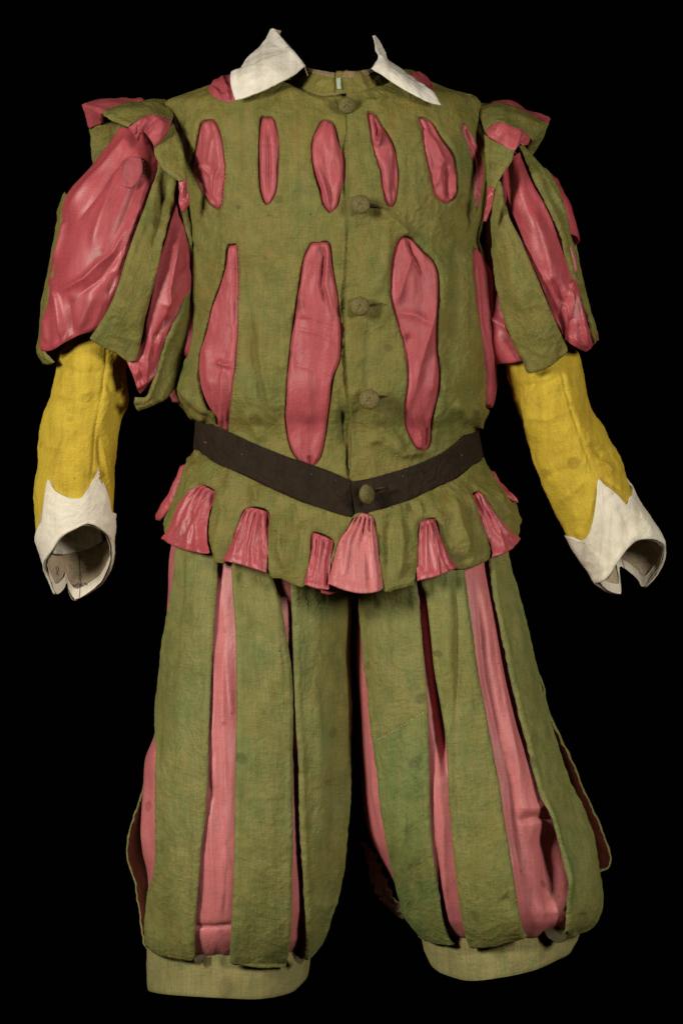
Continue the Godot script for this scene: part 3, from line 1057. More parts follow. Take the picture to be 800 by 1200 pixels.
	var right_front := "405,93 405,119 405,150 407,240 405,300 404,400 408,470 411,520 412,562 450,556 500,542 530,527 550,506 @95,505 @118,505 @118,118 552,119.5 518,110 505,103 494,96 484,91 470,86 460,98 452,106 440,112 428,115 412,117"
	right_front = "405,116 406,150 407,200 408,240 406,300 404,400 408,470 411,520 412,568 450,559 500,544 530,528 550,507 @95,507 @118,507 @118,118 551,120 530,114 515,109 500,101 488,94 474,88 462,92 454,105 440,111 428,115 412,117"
	var fr := cut_sheet("front_panel", o, M.green, {"body": TB, "outline": right_front, "holes": [holes[3], holes[4], holes[5], holes[8], side_r], "off": 6.5, "dye": [Color(1.1, 0.97, 0.84), Color(0.88, 1.02, 0.97)], "seed": 32, "wob": 0.9, "crinkle": 0.42, "thick": 5.0,
		"folds": ["432,245 455,262 480,285|7|3", "425,130 440,132 452,122|4|2.5", "430,252 440,290|8|-2", "445,260 450,300 440,350|9|2.5", "433,372 428,420 430,460|9|-2", "440,475 455,505 470,528|5|3", "425,520 440,515 470,534 500,528|6|3", "520,290 530,320 528,400|10|-3", "535,230 548,262|7|-3", "525,470 545,490|8|3", "550,470 555,500|6|4", "500,262 520,280|7|2", "415,480 420,530|5|-2"]})
	cut_sheet("back_panel", o, M.green, {"body": TB, "outline": "@118,118 @118,505 @180,505 @242,505 @242,118 @236,104 @225,90 @180,86 @135,90 @124,104", "off": 1.0, "dye": GREEN_DYE, "seed": 33, "back": true, "step": 4.0})
	# underlap of the buttoned edge
	sheet("underlap", fl, M.green, {"body": TB, "L": "408,119 408,560", "R": "430,119 432,556", "off": -1.5, "seed": 34, "wob": 0.4})
	for i in slashes.size():
		var e := spread(slashes[i][0], slashes[i][1], 4.0)
		slash(fr if i in [3, 4, 5, 8] else fl, TB, e[0], e[1], {"seed": 40 + i, "folds": slashes[i][2], "off": -2.6 if not i in [3, 4, 5, 8] else 2.9, "hole": holes[i]}.merged({"off": 5.5} if i == 5 else {}, true))
	slash(fl, TB, "@-128,256 @-128,432", "231,284 230.5,330 230,380 228,408 222,428", {"hole": side_l, "seed": 51, "puff": 7.0, "step": 3.0, "folds": ["222,300 220,420|5|3"]})
	slash(fr, TB, "545,284 545,315 548,340 552,375 556,410 560,440 561,460 560,480", "@128,280 @128,330 @128,400 @125,440 @115,480", {"hole": side_r, "seed": 52, "puff": 9.0, "step": 3.0, "off": 0.0, "folds": ["562,310 566,380 567,440|5|3", "556,320 562,400|4|-2.5"]})
	slash(fr, TB, "557,498 561,489 566,485", "560,506 568,499 572,488", {"seed": 53, "off": 2.0, "puff": 4.0, "run": 6.0})
	slash(fl, TB, "204,452 206,462 211,472", "@-110,450 @-112,460 @-108,472", {"seed": 54, "off": 2.0, "puff": 4.0, "run": 6.0})
	slash(fl, TB, "268,92 254,97 244,105 248,115 258,122 268,125", "283,90 286,98 288,106 286,116 277,124", {"seed": 55, "off": 1.0, "puff": 6.0, "run": 9.0, "folds": ["262,96 270,115|3|2", "250,106 268,118|3|-2"]})
	slash(fr, TB, "474,90 480,100 492,112 506,126", "484,89 497,95 508,107 513,124", {"seed": 56, "off": 3.0, "puff": 6.0, "run": 8.0})
	# stitching round the slashes and down the seams
	for q in [["263,247 266,225 268,200 267,180 263,160", TB], ["282,300 284,370 282,425 278,452 274,505", TB], ["334,470 333,505 338,528", TB], ["401,300 403,400", TB]]:
		stitches("edge_stitch", fl, M.thread, q[1], q[0], 2.6, 4.2, 1.3, 0.32)
	for q in ["452,300 452,335 453,365 461,388 467,410 470,440", "545,300 547,340 551,375 555,410 559,440", "512,330 512,360 510,400 513,440", "468,215 465,242 456,251", "532,215 531,232 522,246", "497,215 502,234 512,244"]:
		stitches("edge_stitch", fr, M.thread, TB, q, 6.2, 4.2, 1.3, 0.32)
	# neckband
	var NB := Body.new("78,354,444,58 84,350,448,62 100,341,456,76 120,330,468,88")
	var nb := sheet("neckband", o, M.green, {"body": NB, "L": "@-100,82 @-100,100", "R": "394,93 394,119", "T": "@-100,82 @-75,83 357,85 375,90 394,94", "B": "@-100,100 337,104 348,110 360,115 375,118 394,119", "off": 2.4, "hem": 0.8, "wob": 0.4, "crinkle": 0.4, "seed": 61, "dye": [Color(1.2, 1.02, 0.86), Color(1.0, 1.0, 0.92)], "inside": M.lining, "step": 2.2, "folds": ["370,104 384,100|3|1.5"]})
	sheet("neckband", o, M.green, {"body": NB, "L": "393,92 393,119", "R": "@100,82 @100,98", "T": "393,93 415,93 430,90 441,86 @80,83 @100,82", "B": "393,119 405,117 420,116 435,113 448,108 455,104 @100,98", "off": 4.4, "hem": 0.8, "wob": 0.4, "crinkle": 0.5, "seed": 62, "dye": [Color(1.2, 1.02, 0.86), Color(1.0, 1.0, 0.92)], "inside": M.lining, "step": 2.2, "folds": ["418,92 422,106 428,114|4|2", "432,90 436,100|3|-1.5"]})
	sheet("neckband", o, M.green, {"body": NB, "L": "@100,84 @100,99", "R": "@260,84 @260,99", "T": "@100,82 @180,92 @260,82", "off": 2.0, "seed": 63, "inside": M.lining})
	for q in [["@-95,80 @-95,85", "393,93 393,98.5", "@-95,81 @-75,82 357,84 375,89 393,93", "@-95,85 @-75,87 357,89 375,95 393,98.5", 3.4], ["394,92 394,99", "@95,81 @95,85", "394,92 415,92 430,89 441,85 @80,82 @95,81", "394,99 415,99.5 430,96 440,91 @80,87 @95,85", 5.4]]:
		sheet("neck_binding", nb, M.lining, {"body": NB, "L": q[0], "R": q[1], "T": q[2], "B": q[3], "off": q[4], "wob": 0.2, "crinkle": 0.5, "seed": 64, "step": 1.6, "dye": [Color(0.9, 0.9, 0.8), Color(0.75, 0.75, 0.7)]})
	sheet("mint_scrap", nb, M.mint, {"body": NB, "L": "394,101 395,114", "R": "399,100 400,114", "off": 6.6, "wob": 0.1, "seed": 65, "step": 1.5})
	stitches("seam_stitch", nb, M.cord_dark, NB, "344,108.5 360,115.5 375,118.5 392,119.5", 3.2, 3.0, 1.6, 0.3)
	# collar wings
	var cl := sheet("collar", o, M.white, {"L": "358,82,62 345,65,50 332,48,24 322,34,-12", "R": "277,123,90 272,105,76 272,88,58 280,85,46 288,72,22 298,60,-4 310,45,-30 317,31,-44", "T": "358,82,62 345,95,78 330,105,88 310,114,94 290,121,93 277,123,90", "B": "322,34,-12 320,31,-28 317,31,-44", "step": 2.0, "puff": 3.0, "run": 40.0, "hem": 0.5, "pucker": 0.3, "wob": 0.7, "crinkle": 0.5, "seed": 66, "dye": WHITE_DYE, "inside": M.cream, "wide": 80.0, "face": Vector3(-0.3, 0, 1), "folds": ["277,100 300,92|6|1.4", "318,52 328,58 332,66|5|-1.5", "290,105 330,85|12|1.5"]})
	sheet("collar_stand", cl, M.lining, {"L": "358,82,61 345,65,49 332,48,22 322,34,-13", "R": "362,94,54 352,84,42 340,70,14 328,52,-30", "step": 2.5, "wob": 0.3, "seed": 67, "face": Vector3(1, 0, 0.2)})
	sheet("collar_lining", cl, M.linen, {"L": "317,30,-45 319,33,-40 322,37,-26", "R": "329,31,-60 327,36,-55 325,42,-40", "step": 1.5, "wob": 0.2, "seed": 68})
	sheet("collar", o, M.white, {"L": "435,86,63 439,79,58 443,72,48 441,62,30 440,52,8 438,40,-16", "R": "515,129,90 508,117,84 497,105,72 485,96,58 475,88,44 462,77,22 455,70,8 451,60,-6 448,52,-14 439,39,-24", "T": "435,86,63 445,93,78 460,105,92 475,115,98 495,125,97 515,129,90", "B": "438,40,-16 439,39,-24", "step": 2.0, "puff": 3.0, "run": 40.0, "hem": 0.5, "pucker": 0.3, "wob": 0.7, "crinkle": 0.5, "seed": 69, "dye": WHITE_DYE, "inside": M.cream, "wide": 60.0, "face": Vector3(0.3, 0, 1), "folds": ["444,72 452,78 470,98|6|-1.5", "443,58 449,66|4|1.5"]})
	# buttons
	button(o, 406, 131, 107, 10, Vector3(0.1, 0.1, 0.7), [Vector3(415, 133, 97), Vector3(436, 134, 98), 0.8])
	button(o, 422, 247, 141, 11.5, Vector3(0.1, -0.2, 0.3), [Vector3(430, 246, 134), Vector3(448, 250, 133), 1.2])
	button(o, 421, 364, 143, 11.5, Vector3(0.05, 0.0, 0.35), [Vector3(431, 363, 135), Vector3(447, 360, 134.5), 0.8])
	button(o, 432, 471, 145, 12, Vector3(0.05, -0.1, 0.6), [Vector3(442, 468, 137), Vector3(453, 467, 136), 1.2])
	# belt
	var WB := Body.new("470,238,546,100 490,235,550,104 510,233,553,107 530,232,557,109 560,231,561,113 620,230,566,120")
	var top_l := "@-110,482 234,488 252,500 270,508 296,520 332,535 362,545 387,554 405,562 414,566"
	var bot_l := "@-110,523 233,528 250,545 275,558 300,569 350,592 385,604 414,611"
	var belt := sheet("waistband", o, M.brown, {"body": WB, "L": "@-110,482 @-110,523", "R": "414,566 414,611", "T": top_l, "B": bot_l, "by_angle": true, "off": 6.0, "hem": 0.6, "wob": 0.5, "crinkle": 0.35, "seed": 71, "thick": 3.0})
	sheet("waistband", o, M.brown, {"body": WB, "L": "411,566 416,607", "R": "@110,500 @110,532", "T": "411,566 430,563 450,558 480,549 505,539 530,525 546,511 @110,500", "B": "416,607 432,605 450,601 480,590 510,576 535,564 558,545 @110,532", "by_angle": true, "off": 8.5, "hem": 0.6, "wob": 0.5, "crinkle": 0.35, "seed": 72, "thick": 3.5})
	sheet("waistband", o, M.brown, {"body": WB, "L": "@110,500 @110,532", "R": "@250,494 @250,523", "off": 6.0, "seed": 73, "step": 5.0})
	stitches("seam_stitch", belt, M.thread, WB, "236,530 252,543 277,556 302,567 352,590 386,602 408,607", 8.0, 4.0, 1.3, 0.35)
	stitches("seam_stitch", belt, M.thread, WB, "425,602 452,597 482,586 512,572 535,559 552,546", 10.5, 7.0, 1.3, 0.35)
	for p in [[494, 535], [513, 532], [535, 534], [474, 552], [250, 519], [291, 533], [369, 556], [397, 576], [396, 563], [470, 558]]:
		stitches("seam_stitch", belt, M.thread, WB, "%d,%d %d,%d" % [p[0] - 2, p[1], p[0] + 2, p[1]], 9.0, 2.0, 1.2, 0.3)
	button(o, 428, 580, 139, 12, Vector3(0.1, 0.85, 0.2), [Vector3(436, 577, 128), Vector3(454, 572, 127), 3.2])
	peplum(o)
	sleeve_left(o)
	sleeve_right(o)


func peplum(o: Node) -> void:
	var PB := Body.new("500,234,550,104 528,231,559,110 545,222,567,120 565,210,580,132 590,200,600,144 612,194,607,152 640,190,612,158 670,188,614,162 700,186,616,166")
	var g := [
		["215,547 204,563 195,578 181,601", "225,546 217,562 208,581 195,612", "181,601 188,607 195,612"],
		["240,569 232,572 222,582 213,597 207,615 200,631", "254,576 252,590 249,606 248,622 250,636 254,648", "200,631 222,643 247,649 254,648"],
		["291,596 284,610 278,630 269,657", "317,600 317,630 317,670", "269,657 290,662 317,671"],
		["367,623 364,650 359,684", "391,633 388,655 386,690", "359,684 372,689 386,690"],
		["417,602 408,617 397,635 390,660 385,683", "436,606 439,625 443,650 446,688", "385,683 400,690 420,695 438,693 446,688"],
		["489,613 487,640 484,680", "507,608 514,630 521,650 529,663", "484,680 505,675 529,664"],
		["549,581 556,600 563,622 569,640 568,653", "561,579 575,599 588,618 598,630", "568,653 585,645 598,630"],
		["571,553 581,574 596,592", "574,553 588,572 598,592", "596,592 597,593 598,592"],
	]
	var outline := "@-112,515 233,524 250,541 275,554 300,565 350,588 385,600 414,607 432,601 450,597 480,586 510,572 535,560 557,541 @112,525 @112,600 606,616 604,625 598,631 588,618 575,599 561,579 549,581 556,600 563,622 569,640 568,653 558,660 545,665 529,664 521,650 514,630 507,608 489,613 487,640 484,680 478,685 462,689 446,690 443,650 439,625 436,606 417,602 408,617 397,635 390,660 386,690 388,655 391,633 367,623 364,650 359,684 345,683 332,677 317,671 317,630 317,600 291,596 284,610 278,630 269,657 262,659 256,657 254,648 250,636 248,622 249,606 252,590 254,576 240,569 232,572 222,582 213,597 207,615 200,626 195,619 195,612 208,581 217,562 225,546 215,547 204,563 @-112,585"
	var p := cut_sheet("peplum", o, M.green, {"body": PB, "outline": outline, "off": 2.5, "dye": [Color(1.1, 1.0, 0.9), Color(0.92, 1.02, 0.96)], "seed": 81, "wob": 1.5, "crinkle": 0.6, "step": 2.4, "thick": 2.6, "hem": 1.0,
		"folds": ["258,575 265,600 258,640|7|3", "300,572 305,590|4|2", "335,600 330,640 340,675|8|4", "345,590 348,615|4|-2.5", "355,610 352,660|6|-3", "383,600 384,606|3|-2", "465,600 468,640 463,680|8|4", "455,600 452,680|7|-3", "478,590 480,600|3|-2", "487,588 492,604|3|2.5", "525,580 535,620 545,655|9|4", "545,570 552,577|4|-2", "578,580 592,610|6|3", "230,540 222,580|6|2.5"]})
	cut_sheet("peplum_back", p, M.green, {"body": PB, "outline": "@112,525 @112,640 @180,668 @248,640 @248,525 @180,520", "off": 1.0, "seed": 82, "back": true, "step": 4.0})
	for i in g.size():
		var small: bool = i in [0, 3, 7]
		sheet("gusset", p, M.satin if i != 4 else M.pink_leg, {"body": PB, "L": g[i][0], "R": g[i][1], "B": g[i][2], "off": -0.5, "puff": 3.5 if small else 6.0, "run": 10.0, "hem_end": true, "hem": 0.6, "wob": 1.0, "crinkle": 0.3, "seed": 85 + i, "step": 2.0, "thick": 1.6, "dye": PINK_DYE, "stretch": Vector3(2, 0.5, 1),
			"flare": 9.0, "gather": [["T", 3.2, 3.0 if small else 5.0, 30.0]],
			"folds": [[], ["243,590 230,640|4|3", "236,600 224,630|3|-2", "250,590 247,625|3|2"], ["305,605 302,640 305,668|4|3.5", "309,610 313,660|2|-4", "292,610 285,650|4|2.5"], ["376,630 374,680|3|3", "384,640 383,690|2|-4"], ["424,612 428,650 432,690|3|-3", "433,620 436,650|3|3", "412,620 402,680|7|3", "425,618 432,628 437,626|2|2.5"], ["497,612 504,640 506,672|4|4", "490,620 490,670|3|-4", "512,635 518,662|3|2"], ["560,590 572,615 580,645|3|3.5", "553,585 570,610|2.5|-3", "575,606 585,632|3|2.5"], []][i],
			"buckle": {"across": 1.05, "along": 1.0, "steps": 16, "start": 2.0, "stretch": Vector3(1.6, 0.3, 1), "pin": "LRT", "stiff": 0.2, "pull": 0.02, "low": -3.0, "smooth": 0}})
	sheet("gusset", p, M.satin, {"body": PB, "L": "374,678 377,692", "R": "392,680 396,691", "B": "377,692 386,694 396,691", "off": -4.0, "puff": 2.0, "wob": 0.5, "seed": 99, "dye": PINK_DYE})


func undersleeve(o: Node, body: Body, yellow: Dictionary, cuff: Dictionary, linen: Dictionary) -> MeshInstance3D:
	yellow.merge({"body": body, "by_angle": true, "dye": YELLOW_DYE, "wob": 1.4, "crinkle": 0.6, "step": 2.2, "stretch": Vector3(1, 0.8, 1)})
	var y := sheet("undersleeve", o, M.yellow, yellow)
	cuff.merge({"body": body, "by_angle": true, "dye": WHITE_DYE, "off": 3.4, "wob": 0.45, "crinkle": 0.5, "hem_end": true, "hem": 0.5, "pucker": 0.4, "step": 2.0, "thick": 2.6})
	sheet("cuff", y, M.cream, cuff)
	linen.merge({"body": body, "by_angle": true, "off": 0.2, "wob": 0.45, "crinkle": 0.5, "step": 2.2, "thick": 0.5})
	sheet("cuff_lining", y, M.linen, linen)
	var rim := linen.duplicate()
	var top := ""
	for t in String(linen.B).split(" ", false):
		var f := t.split(",")
		top += f[0] + ",%f " % (float(f[1]) - 13.0)
	rim.merge({"T": top, "L": top.split(" ")[0] + " " + String(linen.B).split(" ")[0], "R": top.strip_edges().split(" ")[-1] + " " + String(linen.B).split(" ")[-1], "off": -1.2, "seed": 7, "dye": WHITE_DYE, "wob": 0.3}, true)
	sheet("cuff_hem", y, M.cream, rim)
	return y


func sleeve_left(o: Node) -> void:
	var UL := Body.new("380,88,148,40 400,82,148,44 415,72,148,46 440,65,149,48 475,55,149,50 495,50,142,50 505,48,140,50 525,45,138,50 550,43,136,50 590,41,133,48 625,43,132,46 650,51,131,44 680,57,128,42 710,60,122,40")
	var hem := "@-180,702 @-168,704 @-155,690 @-152,679 @-148,689 @-128,697 @-116,689 @-90,668 @-43,648 @-18,630 @4,620 @23,614 @47,622 @70,634 @90,650 @128,680 @160,695 @180,702"
	var y := undersleeve(o, UL,
		{"L": "@-180,384 @-180,630", "R": "@180,384 @180,630", "T": "@-180,384 @180,384", "B": "@-180,630 @-130,632 @-80,650 @-40,598 @0,596 @60,596 @90,622 @130,628 @180,630", "seed": 101, "folds": ["127,405 122,460 114,505 109,550 107,575|1.6|-1.9", "131,410 126,460 117,510|5|1.1", "60,555 75,520 95,500|6|2", "62,470 80,440 90,420|8|2", "122,520 124,545 130,590|3|2.5", "118,510 118,550|2.5|-2", "140,440 138,490|6|-3", "75,500 68,540|8|-2", "100,430 96,490|12|2", "70,425 95,440 122,436|5|-2", "64,460 90,468 118,455|6|1.8", "126,450 140,470 148,468|4|-2.5", "52,520 80,530|6|1.6", "90,540 104,560|5|1.5"]},
		{"L": "@-180,600 @-180,702", "R": "@180,600 @180,702", "T": "@-180,600 @-130,628 @-92,638 51,610 54,585 58,562 64,571 70,577 78,581 85,583.5 92,584 98,583 103,576 108,570 114,559 119,548 123,562 128,582 131,600 @120,604 @180,600", "B": hem, "seed": 102, "folds": ["75,600 80,630|8|1.5", "122,575 126,620|5|1.5", "66,640 62,680|4|1.5"]},
		{"L": "@-180,632 @-180,701", "R": "@180,632 @180,701", "T": "@-180,632 @-120,636 @-90,655 @-50,600 @0,600 @50,600 @90,625 @120,632 @180,632", "B": hem.replace("614", "616").replace("704", "702"), "seed": 103, "dye": [Color(1, 1, 1), Color(0.8, 0.78, 0.72)]})
	sheet("cuff_facing", y, M.cream, {"body": UL, "L": "@128,560 @128,640", "R": "@236,560 @236,650", "T": "@128,560 @236,560", "B": "@128,634 @150,641 @180,647 @210,651 @236,650", "off": -5.0, "wob": 0.6, "crinkle": 1.2, "seed": 104, "face": Vector3(0, 0, 1)})
	# pen marks inside the cuff, too faded to read
	for q in [["84,685,-38 86,688,-38 89,684,-38 90,687,-38"], ["91,684,-38 93,687,-38 95,683,-38"], ["97,684,-37 99,684,-37 100,686,-37"], ["66,664,-28 68,668,-28 66,671,-28 68,674,-28"]]:
		thread_tube("pen_mark", y, M.ink, resample(pts(q[0], null), 10, Vector3.ONE), 0.45)
	var SL := Body.new("140,148,196,40 152,142,198,46 165,134,203,50 185,118,211,58 205,102,218,64 225,85,221,72 245,75,224,80 260,74,226,85 290,67,229,90 330,60,230,92 370,53,229,84 400,50,224,72 415,51,219,66 430,60,213,62 450,90,205,56 465,130,198,48 480,156,184,40")
	var core := sheet("sleeve", o, M.satin, {"body": SL, "L": "@-180,150 @-180,430", "R": "@180,150 @180,430", "T": "@-180,150 @180,150", "B": "@-180,430 @-90,396 @-40,394 @0,398 @35,418 @70,448 @90,452 @180,430", "by_angle": true, "off": -12.0, "wob": 2.0, "crinkle": 0.4, "step": 4.5, "dye": PINK_DYE, "seed": 110})
	sheet("sleeve_puff", core, M.satin, {"body": SL, "L": "146,150 134,168 118,185 100,207 86,225 76,243 74,257 72,275 69,300 64,330 60,355 55,378 50,402", "R": "176,158 182,172 186,190 183,215 173,245 163,270 153,300 143,335 134,360 124,388", "B": "49,402 56,410 70,411 85,402 100,394 112,391 124,388", "off": -5.0, "puff": 10.0, "run": 34.0, "wob": 0.5, "crinkle": 0.1, "step": 2.4, "seed": 111, "gather": [["T", 1.4, 4.0, 45.0], ["B", 1.2, 4.5, 28.0]], "dye": PINK_DYE, "stretch": Vector3(1.4, 0.7, 1), "hem_end": true, "hem": 0.6,
		"folds": ["158,160 134,192 108,222 84,252|6|4", "164,172 140,205 116,238 98,262|5|-3", "150,185 138,222 124,262 112,300|9|4", "172,190 160,230 144,275 128,315|6|-2.5", "178,200 164,250 146,300 132,345|6|2.5", "156,262 136,300 106,330 74,346|5|4.5", "146,296 122,330 96,350|5|-3", "76,270 82,265 79,282 70,312|3|4", "69,334 75,352 78,378 80,404|2.4|5.5", "86,348 88,376 92,398|5|-3", "118,345 106,370 98,392|5|2", "140,322 128,352|5|-2.5", "58,372 62,404|4|2"],
		"deep": 1.25})
	# an oval darn
	sheet("patch", core, M.pink, {"body": SL, "L": "155,190 148,197 145,208 144,218 147,224 154,226", "R": "158,189 168,191 170,200 168,213 162,223 156,227", "off": 5.2, "puff": 1.6, "run": 3.0, "wob": 0.6, "seed": 112, "step": 1.8, "dye": [Color(0.86, 0.95, 1), Color(0.78, 0.9, 0.95)]})
	stitches("patch_stitch", core, M.thread, SL, "157,189 168,191 171,200 169,213 162,224 154,227 146,225 143,218 145,208 148,197 155,190", 6.6, 4.2, 1.3, 0.26)
	sheet("sleeve_pane", core, M.green, {"body": SL, "L": "@-92,228 @-115,255 @-140,300 @-140,423", "R": "80,232 76,244 74,258 70,300 64,330 57,360 52,390 52,410 64,424", "B": "@-140,423 @-100,425 52,424 58,426 64,424", "off": 5.0, "hem": 1.0, "seed": 113, "crinkle": 0.6, "dye": GREEN_DYE, "inside": M.lining})
	sheet("sleeve_pane", core, M.green, {"L": "128,176,-24 118,186,-26 107,202,-28", "R": "142,172,0 128,186,0 112,204,-4", "off": 0.0, "seed": 119, "dye": GREEN_DYE, "step": 2.0})
	var pane := {"body": SL, "off": 5.0, "hem": 1.1, "wob": 1.2, "crinkle": 0.65, "step": 2.6, "dye": GREEN_DYE, "inside": M.lining, "stretch": Vector3(1.3, 0.6, 1)}
	var p1 := pane.duplicate()
	p1.merge({"seed": 114, "L": "190,196 184,215 174,245 165,268 152,305 141,340 128,368 108,397", "R": "211,205 205,225 203,245 195,275 187,310 181,345 172,380 163,423", "B": "108,397 120,405 140,415 152,424 163,423", "folds": ["199,210 195,250 185,300 176,340|5|6|s", "195,215 188,260 180,300|4|-4", "160,320 150,370|10|3", "135,395 150,405|5|-2", "175,330 160,390|8|2"]}, true)
	sheet("sleeve_pane", core, M.green, p1)
	sheet("sleeve_puff", core, M.satin, {"body": SL, "L": "208,240 199,275 189,310 182,345 174,380 168,405 150,424", "R": "214,240 216,265 223,300 232,315 228,340 216,364 206,388 200,404 192,424 180,454 168,466", "B": "150,424 156,440 162,457 166,464", "off": -3.0, "puff": 9.0, "run": 14.0, "wob": 0.7, "crinkle": 0.25, "step": 2.4, "seed": 115, "gather": [["T", 1.5, 2.0, 45.0], ["B", 1.8, 3.0, 45.0]], "dye": PINK_DYE, "stretch": Vector3(1.4, 0.6, 1),
		"folds": ["207,270 200,320 194,360 180,420|4|4", "213,290 218,315 205,335|5|-3", "196,370 186,390 180,400|4|-5", "178,385 172,420 170,455|3|4", "205,345 190,362|5|3", "165,425 168,455|4|-3"], "deep": 1.25})
	var p2 := pane.duplicate()
	p2.merge({"seed": 116, "L": "214,222 216,260 224,295 227,312 224,335 212,365 202,385 194,405 187,432 178,455 172,464 160,463", "R": "@60,222 @62,260 @66,300 @72,330 @80,360 @84,390 @86,420 @80,445 189,470 165,479", "B": "160,463 160,470 165,479", "off": 7.0, "folds": ["219,330 212,400 190,455|5|-3", "200,430 185,465|5|3"]}, true)
	sheet("sleeve_pane", core, M.green, p2)
	# shoulder wing
	var w := {"hem": 0.9, "wob": 0.8, "crinkle": 0.4, "step": 2.2, "thick": 1.6}
	var q := w.duplicate(); q.merge({"L": "197,117,-8 201,124,8 204,134,28 203,147,54", "R": "122,133,25 124,139,45 135,146,58 153,154,72", "T": "197,117,-8 182,114,-18 168,116,-16 143,122,4 122,133,25", "B": "203,147,54 195,141,60 180,139,64 165,146,68 153,154,72", "seed": 121, "dye": GREEN_DYE, "folds": ["195,125 160,132 130,138|12|3"], "face": Vector3(0, 0.3, 1)})
	sheet("shoulder_wing", core, M.green, q)
	q = w.duplicate(); q.merge({"L": "96,121,-15 106,126,2 122,134,24", "R": "168,115,-36 168,116,-28 168,117,-18", "T": "96,121,-15 108,116,-28 120,113,-35 145,113,-40 168,115,-36", "B": "122,134,24 132,126,12 143,122,3 168,117,-18", "seed": 122, "dye": PINK_DYE, "face": Vector3(0, -1, 1), "folds": ["110,124 150,117|6|1.5"]})
	sheet("wing_pleat", core, M.pink, q)
	q = w.duplicate(); q.merge({"L": "96,121,-16 99,135,-24 103,149,-30", "R": "122,134,22 122,138,8 121,142,-10", "seed": 123, "dye": PINK_DYE, "face": Vector3(0, 0, 1)})
	sheet("wing_pleat", core, M.pink, q)
	q = w.duplicate(); q.merge({"L": "102,148,-32 104,165,-36 107,189,-40", "R": "148,146,-20 146,155,-20 128,182,-30", "T": "102,148,-32 121,141,-14 148,146,-20", "seed": 124, "dye": GREEN_DYE, "crinkle": 1.2, "face": Vector3(0, 0, 1)})
	sheet("wing_underside", core, M.green, q)
	q = w.duplicate(); q.merge({"L": "107,188,-41 108,194,-41 109,201,-42", "R": "119,186,-38 115,193,-39 112,199,-40", "seed": 125, "dye": PINK_DYE})
	sheet("wing_pleat", core, M.pink, q)
	q = w.duplicate(); q.merge({"L": "203,147,52 202,156,70 194,168,78 184,179,80", "R": "153,154,73 160,164,70 164,170,64", "T": "203,147,52 195,141,62 180,139,66 165,146,70 153,154,73", "B": "184,179,80 178,167,84 174,161,74 168,159,68 164,170,64", "seed": 126, "dye": PINK_DYE, "wide": 50.0, "folds": ["176,143 172,152 167,160|4|5", "185,142 178,152 174,162|3|-5", "196,146 186,165|5|2.5", "165,150 162,166|2.5|-3"], "face": Vector3(0, 0, 1)})
	sheet("wing_pleat", core, M.pink, q)
	q = w.duplicate(); q.merge({"L": "201,155,74 184,178,82 191,200,90 200,209,95 213,218,98", "R": "204,147,50 210,160,62 214,172,72 218,187,82 222,215,95", "B": "213,218,98 218,217,97 222,215,95", "seed": 127, "dye": GREEN_DYE, "wide": 30.0, "folds": ["200,165 198,190 205,205|8|3", "211,180 214,205|4|-2"], "face": Vector3(0, 0, 1)})
	sheet("shoulder_wing", core, M.green, q)
	q = w.duplicate(); q.merge({"L": "212,217,97 213,230,95 212,242,92 215,252,90", "R": "222,215,95 222,226,92 225,240,90 219,253,88", "seed": 128, "dye": PINK_DYE, "folds": ["217,218 215,232 221,245|2|4", "220,225 218,238|2|-3"], "face": Vector3(0, 0, 1)})
	sheet("wing_pleat", core, M.satin, q)
	stitches("armhole_stitch", core, M.cord_dark, null, "198,119,5 204,132,32 209,150,58 214,168,76 217,185,88", 2.0, 3.0, 2.0, 0.4)


